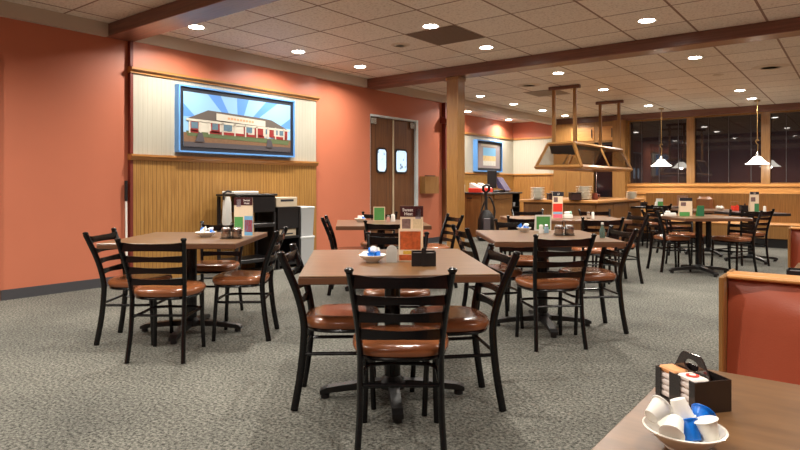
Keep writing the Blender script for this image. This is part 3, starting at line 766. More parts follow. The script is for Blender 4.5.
# buffet table
t = card_stand('tall_menu', 'tall menu card with red panel on the long buffet table', 1.96, 7.42, .125, .330, [('menu_header', -.5, .6, .84, 1.0, M_INK), ('sketch', -.4, 0, .62, .80, M_SKETCH), ('red_panel', -.46, .46, .26, .56, M_RED), ('pink_panel', -.46, .46, .02, .16, plain('pink_card', hexc(226, 110, 130), .5)), ('blue_strip', -.46, .46, .17, .24, M_LBLUE)], M_CARD)
front_text(t, '27', .030, .01, .302)
t = thing('packet_holder', 'white packet holder right of tall menu on buffet table', 'holder', yawed(2.09, 7.44), YAW)
MB().rbox((-.055, -.03, 0), (.055, .03, .05), .006).build('holder_base', M_CARDW, t); MB().rbox((-.045, -.022, .05), (.03, .022, .085), .01).build('packets', M_CARDW, t); MB().rbox((.0, -.02, .051), (.05, .02, .09), .01).build('mint_packets', plain('mint', hexc(150, 200, 180), .5), t)
shaker(2.32, 7.35, 'steel topped shaker at right on the long buffet table', M_GLASSC, .09, .022); shaker(2.375, 7.35, 'second steel topped shaker, right of first, on the long buffet table', M_CARDW, .085, .02)
# far right table
t = card_stand('tall_menu', 'tall black headed menu card on the far right dining table', 3.84, 8.02, .17, .245, [('menu_header', -.5, .5, .82, 1.0, M_INK), ('sketch', -.4, .0, .55, .75, M_SKETCH), ('green_foot', -.5, .3, .0, .22, M_GREEN)], M_CARD)
t = card_stand('menu_card', 'deep green card right of tall menu on the far right dining table', 4.02, 7.98, .09, .14, [('green_panel', -.5, .5, .02, .98, plain('deep_green', hexc(40, 110, 74), .5))], M_GREEN)
t = thing('packet_holder', 'white packet holder on left end of the far right dining table', 'holder', yawed(3.62, 8.0), YAW)
MB().rbox((-.07, -.03, 0), (.07, .03, .045), .006).build('holder_base', M_CARDW, t); MB().rbox((-.06, -.022, .045), (.0, .022, .07), .01).build('packets', M_CARDW, t)
# light topped table
t = caddy(5.5, 9.78, 0, 'red packet caddy with wire loop on the light topped table', M_RED, .12, .07, .075)
MB().tube([(-.06, .035, .0), (-.06, .035, .14), (.06, .035, .14), (.06, .035, 0)], .004, n=6, up=(0, 1, 0)).build('wire_loop', M_STEEL, t, True)
dish(5.28, 9.85, 'small white dish of creamers on the light topped table', 0, 5, .07)
t = card_stand('tall_menu', 'tall black headed menu card on dark table by far bench', 5.58, 9.4, .14, .31, [('menu_header', -.5, .5, .86, 1.0, M_INK), ('sketch', -.4, .1, .5, .72, M_SKETCH), ('green_foot', .0, .5, .0, .40, plain('deep_green2', hexc(60, 130, 84), .5))], M_CARD)
front_text(t, '24', .034, .0, .285)
shaker(5.68, 9.3, 'white shaker right of tall menu on dark table by far bench', M_CARDW, .09, .024)
caddy(5.40, 9.38, 0, 'black sugar caddy left of tall menu on dark table by far bench', M_BLACKP, .11, .06, .10)
# window table
card_stand('menu_card', 'green and white card standing on table below leftmost window', 5.11, 11.75, .13, .15, [('green_panel', -.3, .5, .05, .6, M_GREEN)], M_CARDW)
shaker(5.02, 11.7, 'white shaker on table below leftmost window', M_CARDW, .09, .03)
caddy(4.80, 11.75, 0, 'black sugar caddy at left end of table below leftmost window', M_BLACKP, .12, .06, .08)

# ------------------------------------------------------------------ wall cart, shelf unit and bins
ct = thing('service_cart', 'black service cart with open shelves against the panelled wall', 'cart', (-6.56, 5.02, 0))
# local: x out from the wall, y along it
MB().rbox((-.2, -.26, 1.02), (.22, .44, 1.05), .006).build('cart_top', M_BLACKP, ct)
MB().rbox((-.18, -.04, .80), (.20, .42, 1.018), .01).build('drawer_box', M_BLACKP, ct)
for x in (-.19, .19):
    for y in (-.22, .40): MB().box((x-.018, y-.018, .06), (x+.018, y+.018, 1.018 if y < 0 else .799)).build('cart_leg', M_BLACKP, ct)
MB().rbox((-.19, -.24, .60), (.21, .42, .655), .006).build('middle_shelf', M_BLACKP, ct)
MB().rbox((-.19, -.24, .14), (.21, .42, .19), .006).build('bottom_shelf', M_BLACKP, ct)
for x in (-.19, .19):
    for y in (-.22, .40): MB().lathe([(.001, 0), (.022, .003), (.022, .055), (.001, .058)], 12, Matrix.Translation((x, y, 0))).build('caster', M_BLACKP, ct, True)
o = MB().rbox((-.13, -.20, 0), (.13, .20, .035), .006).build('paper_tray', M_CARDW, None, False, (-6.54, 4.99, 1.052)); tag(o, 'white flat tray lying on top of the black service cart', 'tray')
bag = thing('hanging_bag', 'white plastic bag hanging on black hook at cart end', 'bag', (-6.40, 4.68, .62))
m = MB(); R = []
for z, a, b_2 in ((.0, .03, .05), (.08, .05, .07), (.2, .045, .06), (.33, .05, .05), (.40, .03, .03)):
    R.append([(a*math.cos(2*PI*k/14)*(1+.15*math.sin(5*2*PI*k/14)), b_2*math.sin(2*PI*k/14)*(1+.12*math.cos(3*2*PI*k/14)), z) for k in range(14)])
m.rings(R).build('bag_body', plain('white_film', hexc(206, 206, 200), .45), bag, True)
MB().tube([(0, .058, .46), (0, 0, .47), (0, -.055, .44), (0, -.06, .36)], .014, n=8).build('hook', M_BLACKP, bag, True)

su = thing('shelf_unit', 'low black shelf unit beside the grey bins by panelled wall', 'shelf', (-6.58, 5.69, 0))
m = MB(); m.box((-.22, -.21, 0), (.22, -.18, .86)).box((-.22, .18, 0), (.22, .21, .86)).box((-.22, -.18, 0), (-.20, .18, .86))
m.build('carcass', M_BLACKP, su)
for z in (.05, .42, .83): MB().box((-.2, -.18, z), (.22, .18, z+.03)).build('shelf_board', M_BLACKP, su)
MB().box((.17, -.179, .56), (.21, .179, .829)).build('shelf_apron', M_BLACKP, su)
o = MB().rbox((-.13, -.19, 0), (.16, .20, .135), .004).build('carton', M_KRAFT, None, False, (-6.58, 5.69, .861)); tag(o, 'pale printed carton on top of black shelf unit', 'carton')
MB().box((.1601, -.11, .075), (.1612, .13, .105)).build('printed_band', M_INK, o)
o = MB().rbox((-.13, -.16, 0), (.16, .16, .10), .004).build('carton', M_KRAFT, None, False, (-6.56, 5.69, .451)); tag(o, 'pale carton on the middle shelf of black shelf unit', 'carton')
MB().box((.1601, -.11, .02), (.1612, .10, .04)).build('printed_band', M_INK, o)
for z, lb in ((0, 'lower pale grey lidded bin on the floor by the orange wall'), (.43, 'upper pale grey lidded bin stacked on another by the orange wall')):
    b = thing('storage_bin', lb, 'bin', (-6.55, 6.045, z), 0, 'stacked grey bins')
    MB().rings([[(sx*a, sy*c, zz) for sx, sy in ((-1, -1), (1, -1), (1, 1), (-1, 1))] for a, c, zz in ((.17, .115, 0), (.185, .13, .39), (.185, .13, .392))]).build('bin_body', M_GREY, b)
    MB().rbox((-.195, -.14, .392), (.195, .14, .425), .008).build('lid', plain('bin_lid', hexc(196, 200, 200), .5), b)

# ------------------------------------------------------------------ register counter
rc = thing('register_counter', 'wooden register counter with dark top and side shelves in the alcove', 'counter', (-7.3, 12.6, 0))
MB().rbox((-.62, -1.0, .955), (.64, 1.0, .995), .008).build('counter_top', M_BLACKP, rc)
MB().box((-.58, -.96, 0), (.58, .55, .954)).build('counter_body', M_OAKD, rc)
m = MB(); m.box((-.58, .56, 0), (.58, .58, .954)).box((-.58, .94, 0), (.58, .96, .954)).box((-.58, .58, 0), (-.56, .94, .954))
m.build('shelf_carcass', M_BLACKP, rc)
for z in (.06, .36, .62): MB().box((-.56, .58, z), (.57, .94, z+.02)).build('shelf_board', M_BLACKP, rc)
for a, b in ((-.93, -.42), (-.38, .52)): 
    p_ = MB().rbox((.581, a, .1), (.597, b, .82 if a > -.4 else .92), .004).build('front_panel', M_OAKD, rc)
MB().rbox((.581, -.38, .84), (.60, .52, .945), .004).build('drawer_front', M_OAKD, rc)
MB().rbox((.24, -.985, .86), (.36, -.962, .885), .004).build('pull', M_BLACKP, rc)
for y, z, h in ((.66, .64, .14), (.83, .64, .10), (.7, .38, .12), (.8, .08, .16)):
    o = MB().rbox((-.15, -.06, 0), (.15, .06, h), .008).build('folder_box', M_GREY if h < .12 else M_INK, None, False, (-6.95, 12.6+y, z+.001)); tag(o, {.14: 'dark box on top shelf of register counter', .10: 'grey box on top shelf of register counter', .12: 'dark box on middle shelf of register counter', .16: 'dark box on lowest shelf of register counter'}[h], 'box')
for k, (y, lb) in enumerate(((11.95, 'red takeaway box with white lid on register counter, nearer post'), (12.30, 'red takeaway box with white lid on register counter, beside terminal'))):
    b = thing('takeaway_tray', lb, 'box', (-7.0, y, .996), .2, 'red trays on the counter')
    MB().rbox((-.15, -.17, 0), (.15, .17, .10), .01).build('tray_body', M_RED, b)
    MB().add([(-.13, -.14, .101), (.14, -.14, .101), (.14, .14, .101), (-.13, .14, .101), (-.13, -.14, .22), (-.11, -.14, .22), (-.11, .14, .22), (-.13, .14, .22)], [(0,3,2,1),(4,5,6,7),(0,1,5,4),(1,2,6,5),(2,3,7,6),(3,0,4,7)]).build('papers', M_CARDW, b)
o = thing('hand_sanitizer', 'white pump bottle on register counter behind the oak post', 'bottle', (-7.35, 11.9, .996))
MB().lathe([(.05, 0), (.052, .02), (.052, .18), (.02, .21), (.02, .24)], 16).build('bottle_body', M_CARDW, o, True)
MB().lathe([(.012, .24), (.012, .30), (.001, .302)], 10).box((-.01, -.06, .285), (.01, .01, .305)).build('pump', M_CARDW, o, True)
pos = thing('register_terminal', 'black point of sale terminal with slanted purple grey screen on counter', 'terminal', (-6.95, 13.05, .996), math.radians(10))
MB().rbox((-.15, -.16, 0), (.15, .16, .05), .01).build('terminal_base', M_BLACKP, pos)
MB().add([(-.03, -.22, .10), (.17, -.22, .04), (.17, .22, .04), (-.03, .22, .10), (-.08, -.22, .34), (-.05, -.22, .36), (-.05, .22, .36), (-.08, .22, .34)], [(0,3,2,1),(4,5,6,7),(0,1,5,4),(1,2,6,5),(2,3,7,6),(3,0,4,7)]).build('screen', plain('screen_violet', hexc(84, 78, 110), .25), pos)
pm = thing('pole_display', 'tall black display standing on the register counter before the poster', 'display', (-6.98, 12.62, .996), -.9)
MB().rbox((-.1, -.1, 0), (.1, .1, .03), .006).build('display_base', M_BLACKP, pm); MB().box((-.02, -.03, .03), (.02, .03, .16)).build('stem', M_BLACKP, pm); MB().rbox((-.035, -.11, .10), (.035, .11, .52), .01).build('display_screen', M_BLACKP, pm)
# upright vacuum
vc = thing('vacuum_cleaner', 'black upright vacuum cleaner standing before the register counter', 'vacuum cleaner', (-6.28, 11.12, 0), math.radians(35))
MB().rbox((-.17, -.2, .01), (.17, .12, .10), .03).build('floor_head', M_BLACKP, vc)
MB().rings([[(a*math.cos(2*PI*k/16), .05+b2*math.sin(2*PI*k/16), z) for k in range(16)] for a, b2, z in ((.12, .09, .10), (.15, .11, .2), (.15, .11, .42), (.11, .09, .55), (.06, .05, .62))]).build('dust_canister', M_BLACKP, vc, True)
MB().rbox((-.06, -.075, .22), (.06, -.05, .46), .01).build('front_panel', plain('vac_grey', hexc(92, 84, 88), .4), vc)
MB().tube([(0, .06, .60), (0, .09, .86), (0, .10, .98)], .028, n=10).build('handle_pole', M_BLACKP, vc, True)
MB().tube([(0, .10, .98), (.055, .08, 1.04), (.05, .05, 1.12), (0, .04, 1.15), (-.05, .05, 1.12), (-.055, .08, 1.04)], .026, n=8, up=(0, 1, 0), closed=True).build('handle_loop', M_BLACKP, vc, True)
MB().tube(smoothpath([(.1, .1, .3), (.16, .12, .6), (.06, .14, .9), (-.05, .13, .7), (-.12, .12, .4)], 4), .016, n=8).build('hose', M_BLACKP, vc, True)

vc.scale = (1.2, 1.2, 1.02)

# ------------------------------------------------------------------ buffet counter
bc = thing('buffet_counter', 'wooden buffet counter with pale top under the hanging hood', 'buffet counter', (-4.25, 11.45, 0))
MB().rbox((-.72, -1.45, .855), (.74, 1.35, .905), .01).build('counter_top', M_OAKH, bc)
MB().box((-.66, -1.38, .10), (.66, 1.28, .854)).build('counter_body', M_OAKD, bc)
MB().box((-.62, -1.34, 0), (.62, 1.24, .099)).build('toe_kick', M_BLACKP, bc)
for a, b in ((-.63, -.02), (.02, .63)): MB().rbox((a, -1.40, .14), (b, -1.381, .82), .004).build('end_panel', M_OAKD, bc)
for k in range(3): MB().rbox((.661, -1.34+k*.87, .14), (.68, -.50+k*.87, .82), .004).build('side_panel', M_OAKD, bc)
M_PLATE = plain('stacked_china', hexc(236, 232, 220), .3)
plate0 = MB().lathe([(.05, 0), (.06, .004), (.115, .022), (.125, .026), (.118, .028), (.05, .010), (.001, .009)], 20).mesh('plate', M_PLATE, True)
def stack(X, tt, n, sc, label, grp):
    for k in range(n):
        o = bpy.data.objects.new('bowl', plate0); COL.objects.link(o); p = cw(X, tt, .906+k*.026*sc); o.location = p; o.scale = (sc, sc, sc*.98)
        tag(o, label, 'bowl', grp)
stack(2.48, 10.75, 8, 1.05, 'white bowl in the leftmost stack on the buffet counter', 'left bowl stack')
stack(3.25, 10.55, 8, 1.15, 'white bowl in the tallest middle stack on the buffet counter', 'middle bowl stack')
stack(4.40, 11.35, 6, .85, 'white bowl in rightmost stack on buffet counter', 'right bowl stack')
def tub(X, tt, w, h, label, mat=None, nm='food_tub', cat='tub'):
    t = thing(nm, label, cat, cw(X, tt, .906), YAW)
    MB().rbox((-w/2, -.1, 0), (w/2, .1, h), .01).build('tub_body', mat or plain('dark_brown_plastic', hexc(58, 34, 30), .4), t)
    MB().rbox((-w/2-.012, -.112, h), (w/2+.012, .112, h+.015), .005).build('rim', M_BLACKP if not mat else M_STEEL, t)
tub(2.745, 10.7, .19, .10, 'dark brown tub right of the leftmost bowl stack')
tub(3.02, 10.3, .17, .12, 'dark brown tub left of the middle bowl stack')
tub(2.90, 11.15, .12, .13, 'steel utensil bin between the two dark tubs on buffet', M_STEEL)
o = thing('condiment_jug', 'small reddish jug right of the middle bowl stack', 'jug', cw(3.46, 10.6, .906)); MB().lathe([(.05, 0), (.06, .05), (.045, .10), (.05, .12), (.001, .12)], 14).build('jug_body', plain('russet_glaze', hexc(120, 60, 44), .3), o, True); MB().tube([(.05, 0, .10), (.09, 0, .09), (.085, 0, .04), (.055, 0, .03)], .008, n=6, up=(0, 1, 0)).build('jug_handle', MATS['russet_glaze'], o, True)

# ------------------------------------------------------------------ hanging hood
hd = thing('buffet_hood', 'hanging oak framed glass hood suspended over the buffet counter', 'hood', (-4.39, 11.9, 1.50))
yb0, yb1, yt0, yt1, wb_, wt, ht = -1.5, 1.42, -1.38, 1.36, .435, .25, .43
def bar(a, b, w=.056, h=.056, mat=M_OAKV, name='frame_bar', par=hd):
    return MB().tube([a, b], w*.7, h*.7, 4, (0, 0, 1) if abs(Vector(b).z-Vector(a).z) < .2 else (1, 0, 0)).build(name, mat, par)
B = [(-wb_, yb0, 0), (wb_, yb0, 0), (wb_, yb1, 0), (-wb_, yb1, 0)]; T = [(-wt, yt0, ht), (wt, yt0, ht), (wt, yt1, ht), (-wt, yt1, ht)]
for i in range(4):
    bar(B[i], B[(i+1) % 4], .055, .06); bar(T[i], T[(i+1) % 4], .05, .05); bar(B[i], T[i], .05, .05)
for s in (-1, 1):
    for k in (0,):
        bar((s*wb_, 0, 0), (s*wt, 0, ht), .035, .035, name='mullion')
def quad(a, b, c, d, mat, name, th=.006):
    A_ = [Vector(q) for q in (a, b, c, d)]; n = (A_[1]-A_[0]).cross(A_[2]-A_[0]).normalized()*th/2
    MB().add([p-n for p in A_]+[p+n for p in A_], [(3,2,1,0),(4,5,6,7),(0,1,5,4),(1,2,6,5),(2,3,7,6),(3,0,4,7)]).build(name, mat, hd)
for s in (-1, 1):
    for y0, y1, u0, u1 in ((yb0, 0, yt0, 0), (0, yb1, 0, yt1)):
        quad((s*wb_, y0+.03, .02), (s*wb_, y1-.03, .02), (s*wt, u1-.03, ht-.02), (s*wt, u0+.03, ht-.02), M_GUARD, 'glass_pane')
quad((-.25, -1.30, .40), (.24, -1.30, .40), (.30, -1.22, .22), (-.24, -1.22, .26), M_INK, 'tilted_sign')
MB().tube([(.12, -1.28, .22), (.04, -1.4, .03)], .008, n=6).build('sign_prop', M_BLACKP, hd)
MB().rbox((-.2, -1.1, ht-.02), (.2, 1.1, ht+.02), .005).build('heat_lamp_bar', M_INK, hd)
for yy in (-1.2, 1.33):
    for s in (-1, 1):
        MB().rbox((s*.205-.03, yy-.03, ht), (s*.205+.03, yy+.03, ZC-1.50-.06), .004).build('hanger_post', M_OAKV, hd)
    MB().rbox((-.30, yy-.04, ZC-1.50-.065), (.30, yy+.04, ZC-1.502), .005).build('ceiling_cleat', M_BEAM, hd)

# ------------------------------------------------------------------ tall cabinets on the back wall
cb = thing('tall_cabinet', 'tall oak cabinet with double doors left of the dark fridge', 'cabinet', (-6.26, 16.0, 0))
MB().box((-.60, -.06, 0), (.55, .19, 2.30)).build('carcass', M_OAKV, cb)
for a, b in ((-.57, -.235), (-.205, .17), (.19, .535)): MB().rbox((a, -.08, .1), (b, -.061, 2.26), .005).build('door', M_OAKV, cb)
ub = thing('upper_cabinet', 'run of upper oak cabinets above tall cabinet and fridge', 'cabinet', (-5.9, 16.0, 2.31))
MB().box((-.96, -.06, 0), (1.03, .19, .55)).build('carcass', M_OAKV, ub)
for a, b in ((-.44, .20), (.30, .74)):
    d_ = MB().rbox((a, -.08, .05), (b, -.061, .42), .006).build('door', M_OAKH, ub)
    MB().rbox((b-.07, -.105, .12), (b-.05, -.081, .36), .004).build('handle', M_BLACKP, d_)
fg = thing('fridge', 'dark glass fronted fridge between oak cabinets', 'fridge', (-5.45, 16.0, 0))
MB().box((-.24, -.02, 0), (.24, .19, 2.30)).build('body', M_BLACKP, fg)
MB().rbox((-.22, -.045, .15), (.22, -.021, 2.24), .005).build('glass_door', plain('fridge_glass', hexc(12, 12, 18), .12, coat=.3), fg)
MB().rbox((-.20, -.075, .9), (-.18, -.046, 1.5), .004).build('handle', M_STEEL, fg)
struct('trim_22', MB().box((-5.20, 15.90, 0), (-4.88, 16.19, 2.87)), M_OAKV)

# ------------------------------------------------------------------ pendant lamps
def pendant(x, y, label):
    t = thing('pendant_lamp', label, 'pendant lamp', (x, y, 0), 0, 'pendant lamps by the windows')
    MB().lathe([(.06, ZC-.03), (.06, ZC-.002)], 16).build('canopy', M_BRASS, t, True)
    MB().tube([(0, 0, 2.12), (0, 0, ZC-.03)], .007, n=6).build('cord', M_BRASS, t)
    MB().tube([(.03, 0, 2.13), (0.0, 0, 2.18), (-.03, 0, 2.13), (-.012, 0, 2.08), (.012, 0, 2.05), (0, 0, 1.86)], .010, n=8, up=(0, 1, 0)).build('stem', M_BRASS, t, True)
    MB().lathe([(.012, 1.88), (.03, 1.86), (.055, 1.80), (.07, 1.775)], 16).build('gallery', M_STEEL, t, True)
    MB().lathe([(.07, 1.782), (.12, 1.72), (.19, 1.655), (.235, 1.632), (.235, 1.626), (.185, 1.646), (.115, 1.71), (.065, 1.772), (.07, 1.782)], 28).build('glass_shade', M_SHADE, t, True)
    lp = bpy.data.lights.new('pendant_bulb', 'POINT'); lp.energy = 14; lp.shadow_soft_size = .04; lp.color = (1, .88, .7)
    l = bpy.data.objects.new('pendant_bulb', lp); COL.objects.link(l); l.parent = t; l.location = (0, 0, 1.62)
pendant(-3.82, 15.25, 'white glass pendant lamp hanging before the leftmost window')
pendant(-1.80, 15.1, 'white glass pendant lamp hanging before the middle window mullion')

# ------------------------------------------------------------------ booths
# far bench (banquette) below the windows
bq = thing('long_bench', 'long oak bench with brown cushions and black kick base below windows', 'bench', (-1.5, 13.35, 0))
MB().box((-2.2, -.32, .0), (1.0, .28, .17)).build('kick_base', M_BLACKP, bq)
MB().box((-2.2, -.36, .171), (1.0, .28, .40)).build('bench_box', M_OAKV, bq)
MB().rbox((-2.2, -.37, .401), (1.0, .15, .45), .02).build('seat', M_OAKH, bq)
MB().box((-2.2, .16, .401), (1.0, .28, 1.0)).build('bench_back', M_OAKV, bq)
for x0, x1 in ((-1.18, -.88),): MB().rbox((x0, .02, .60), (x1, .155, .93), .05).build('back_cushion', M_BROWNV, bq, True)
o = MB().add([(-.1, .02, .60), (.1, .02, .60), (.1, .1, .60), (-.1, .1, .60), (-.1, .08, .95), (.1, .08, .95), (.1, .15, .95), (-.1, .15, .95)], [(0,3,2,1),(4,5,6,7),(0,1,5,4),(1,2,6,5),(2,3,7,6),(3,0,4,7)]).build('end_cushion', M_BROWNV, bq, False, (-1.45, 0, 0))

def booth(y0, face, label, x0=-.328, x1=1.15, zt=.905):
    """high-backed booth bench: padded face looks towards -y (face=-1) or +y"""
    t = thing('booth_bench', label, 'booth bench', (x0, y0, 0), 0, 'orange booth benches')
    s = face; Wb = x1-x0
    def yb(a, b): return (min(s*a, s*b), max(s*a, s*b))
    a, b = yb(-.02, .035)
    MB().box((0, -.0, .0), (.025, .0, .0))
    # wood shell
    m = MB(); ya, yb_ = yb(0.0, -.02)
    m.rbox((0, ya, 0), (Wb, yb_, zt), .006); m.build('wood_shell', M_OAKH, t)
    ya, yb_ = yb(.0, .085); MB().rbox((0, ya, .35), (.013, yb_, zt), .004).build('end_trim', M_OAKV, t)
    ya, yb_ = yb(.0, .035); MB().rbox((.013, ya, zt-.012), (Wb, yb_, zt), .004).build('cap_trim', M_OAKH, t)
    # pad: gently domed
    nx, nz = 14, 10; vs = []; fs = []
    for j in range(nz+1):
        for i in range(nx+1):
            u, v = i/nx, j/nz
            dome = (1-(2*u-1)**8)*(1-(2*v-1)**6)
            y = s*(.015+.05*dome + .045*(1-v))
            vs.append((.014+u*(Wb-.02), y, .44+v*(zt-.014-.44)))
    for j in range(nz):
        for i in range(nx):
            k = j*(nx+1)+i; fs.append((k, k+1, k+nx+2, k+nx+1))
    n0 = len(vs); vs += [(x, s*.005, z) for x, y, z in list(vs)]
    per = [i for i in range(nx+1)]+[j*(nx+1)+nx for j in range(1, nz+1)]+[nz*(nx+1)+i for i in range(nx-1, -1, -1)]+[j*(nx+1) for j in range(nz-1, 0, -1)]
    for q in range(len(per)): a_, b_q = per[q], per[(q+1) % len(per)]; fs.append((a_, b_q, b_q+n0, a_+n0))
    MB().add(vs, fs).build('back_pad', M_BOOTH, t, True)
    ya, yb_ = yb(.12, .56); MB().rbox((.02, ya, .34), (Wb, yb_, .46), .04).build('seat_pad', M_BOOTH, t, True)
    ya, yb_ = yb(.0, .54); MB().box((.03, ya, .0), (Wb, yb_, .339)).build('bench_box', M_OAKH, t)
    return t
booth(2.02, -1, 'orange vinyl booth bench with oak edge right beside the nearest table')
booth(2.061, 1, 'booth bench backing onto nearest orange booth bench, facing away from us')
booth(4.46, -1, 'orange vinyl booth bench at right edge, second one from us', -.36)
booth(4.501, 1, 'booth bench backing onto the second orange booth bench', -.36)
booth(7.9, -1, 'brown orange booth bench at far right edge before the far bench', -.42)
def booth_table(x0, x1, y0, y1, label):
    t = thing('booth_table', label, 'table', ((x0+x1)/2, (y0+y1)/2, 0)); w, d = x1-x0, y1-y0
    MB().rbox((-w/2, -d/2, .746), (w/2, d/2, .752), .003).build('table_top', M_TOP, t)
    MB().rbox((-w/2, -d/2, .712), (w/2, d/2, .7455), .004).build('edge_band', M_TOPEDGE, t)
    MB().lathe([(.04, .05), (.04, .71)], 16).build('column', M_BLACK, t, True)
    MB().lathe([(.26, 0), (.26, .015), (.06, .05), (.05, .06)], 20).build('pedestal_foot', M_CAST, t, True)
booth_table(-.34, .75, .20, 1.50, 'nearest brown laminate booth table at the lower right corner')
booth_table(-.27, .75, 2.85, 3.85, 'booth table hidden behind nearest orange booth bench, near right edge')
caddy((.7912*-.19+.6115*3.02), (-.6115*-.19+.7912*3.02), -37.7, 'black sugar caddy on booth table beyond the nearest bench', M_BLACKP, .12, .07, .062)

# ---- foreground caddy
fc = thing('sugar_caddy', 'dark four pocket sugar caddy with arched handle on nearest booth table', 'caddy', cw(.560, 1.145, ZT), YAW+math.radians(103.5))
fc.scale = (.90, .88, .94)
# local x along the long side (towards the far-left), local y across
Lx, Ly, hh, th = .122, .090, .062, .0025
M_SMK = plain('smoky_dark_plastic', hexc(44, 38, 38), .12, coat=.5)
m = MB().box((-Lx/2, -Ly/2, 0), (Lx/2, Ly/2, th))
for x in (-Lx/2, Lx/2-th): m.box((x, -Ly/2, th), (x+th, Ly/2, hh))
m.box((-Lx/2+th, -Ly/2, th), (Lx/2-th, -Ly/2+th, hh)); 
m.box((-th/2, -Ly/2+th, th), (th/2, Ly/2-th, hh))
for x0_, x1_ in ((-Lx/2+th, -.044), (-.016, .016), (.044, Lx/2-th)): m.box((x0_, Ly/2-th, th), (x1_, Ly/2, hh))
m.build('caddy_body', M_SMK, fc)
# central handle plate with an oval opening
prof = []; ring_o = [(-Lx/2+.008, hh*.2), (-Lx/2+.008, hh), (-.034, hh+.030), (-.026, hh+.038), (.026, hh+.038), (.034, hh+.030), (Lx/2-.008, hh), (Lx/2-.008, hh*.2)]
def hand(n=32):
    vs = []; fs = []; outer = []; inner = []
    import bisect
    for k in range(n):
        a = 2*PI*k/n; d = Vector((math.cos(a), math.sin(a))); c = Vector((0, hh+.014))
        inner.append((c.x+.022*d.x, c.y+.012*d.y))
        best = 10
        R_ = ring_o
        for i in range(len(R_)):
            p, q = Vector(R_[i]), Vector(R_[(i+1) % len(R_)]); e = q-p
            den = d.x*e.y-d.y*e.x
            if abs(den) < 1e-9: continue
            w_ = p-c; tt = (w_.x*e.y-w_.y*e.x)/den; u = (w_.x*d.y-w_.y*d.x)/den
            if tt > 0 and -1e-6 <= u <= 1+1e-6: best = min(best, tt)
        outer.append((c.x+best*d.x, c.y+best*d.y))
    for yy in (-.002, .002):
        vs += [(x, yy, z) for x, z in outer]+[(x, yy, z) for x, z in inner]
    for k in range(n):
        j = (k+1) % n
        fs += [(k, j, n+j, n+k), (2*n+k, 3*n+k, 3*n+j, 2*n+j), (k, 2*n+k, 2*n+j, j), (n+k, n+j, 3*n+j, 3*n+k)]
    return vs, fs
v_, f_ = hand(); MB().add(v_, f_).build('handle', M_SMK, fc)
M_PKO = plain('packet_orange', hexc(214, 150, 96), .5, noise=.3, nscale=120); M_PKW = plain('packet_white', hexc(232, 222, 214), .5, noise=.06, nscale=80)
for x, pm in ((-.030, M_PKW), (.030, M_PKO)):
    for k in range(5):
        MB().rbox((x-.0265, .004+.0, .004+k*.0125), (x+.0265, .041, .015+k*.0125), .003).build('jam_packet', M_PKW if k < 4 else pm, fc)
MB().lathe([(.013, 0), (.013, .0008)], 16, Matrix.Translation((-.030, .024, .0662))).build('packet_emblem', M_RED, fc)
MB().lathe([(.007, 0), (.007, .0008)], 12, Matrix.Translation((-.030, .024, .0671))).build('packet_emblem', M_PKW, fc)
for x in (-.03, .03): MB().rbox((x-.0265, -.041, .004), (x+.0265, -.005, .045), .003).build('sweetener_packets', M_INK, fc)
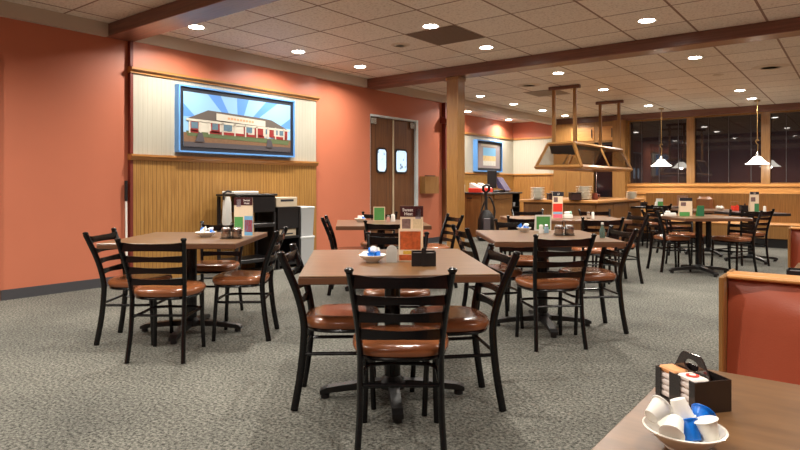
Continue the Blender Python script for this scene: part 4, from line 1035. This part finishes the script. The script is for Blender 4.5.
# ---- foreground bowl of creamers
bp_ = cw(.450, .945, ZT)
fb = MB().lathe([(.030, 0), (.034, .004), (.034, .007), (.050, .020), (.064, .033), (.069, .037), (.0695, .039), (.066, .040), (.061, .036), (.046, .023), (.028, .011), (.001, .010)], 40).build('creamer_bowl', M_CHINA, None, True, bp_)
fb.scale = (.89, .89, .89)
tag(fb, 'white china bowl full of creamer cups on the nearest booth table', 'bowl')
big = MB().lathe([(.0130, 0), (.0135, .001), (.0185, .030), (.0185, .033), (.0215, .0335), (.0218, .035), (.019, .0365), (.001, .0368)], 22)
bigw = big.mesh('creamer_cup', M_CARDW, True)
M_FOILW = plain('creamer_foil', hexc(222, 220, 214), .4, noise=.05, nscale=90)
def place_cup(dx, dt, z, rx, ry, rz, label, mesh=bigw):
    o = bpy.data.objects.new('creamer_cup', mesh); COL.objects.link(o)
    d = cw(dx, dt, 0); o.location = bp_+Vector((d.x, d.y, z))*.89; o.scale = (.87,)*3
    o.rotation_euler = (Matrix.Rotation(YAW, 4, 'Z') @ Matrix.Rotation(rz, 4, 'Z') @ Matrix.Rotation(rx, 4, 'X') @ Matrix.Rotation(ry, 4, 'Y')).to_euler()
    tag(o, label, 'creamer cup', 'creamers in the nearest bowl')
place_cup(-.052, .018, .050, math.radians(-62), 0, math.radians(-62), 'white creamer cup at left rim of the nearest bowl, tipped away')
place_cup(-.022, -.016, .058, math.radians(118), 0, math.radians(-38), 'white creamer cup at front left of the nearest bowl, showing its side')
place_cup(-.004, .018, .082, math.radians(166), math.radians(14), 0, 'white creamer cup upside down at top of the nearest bowl')
place_cup(.036, -.024, .026, math.radians(-8), math.radians(-14), 0, 'white creamer cup upright at right front of the nearest bowl')
place_cup(.012, .030, .018, math.radians(20), math.radians(30), 0, 'white creamer cup deep at the back of the nearest bowl')
bigb = big.mesh('creamer_cup', M_BLUE, True)
place_cup(.006, -.024, .022, math.radians(-40), 0, math.radians(10), 'blue creamer cup in the middle of the nearest bowl', bigb)
place_cup(.026, .006, .036, math.radians(-50), 0, math.radians(-50), 'blue creamer cup behind the upright white one in nearest bowl', bigb)

# ------------------------------------------------------------------ camera, world, view
cam = bpy.data.cameras.new('camera'); co = bpy.data.objects.new('camera', cam); COL.objects.link(co)
co.location = (0, 0, 1.17); co.rotation_euler = (math.radians(90), 0, YAW)
cam.sensor_width = 36; cam.lens = 597/800*36; cam.shift_y = -(225-184.9)/800; cam.clip_start = .05
S.camera = co
wd = bpy.data.worlds.new('night'); wd.use_nodes = True; wd.node_tree.nodes['Background'].inputs[0].default_value = (.01, .012, .02, 1); wd.node_tree.nodes['Background'].inputs[1].default_value = .3
S.world = wd
S.view_settings.view_transform = 'Standard'; S.view_settings.look = 'None'; S.view_settings.gamma = 1; S.view_settings.use_curve_mapping = False
S.view_settings.exposure = 0.45
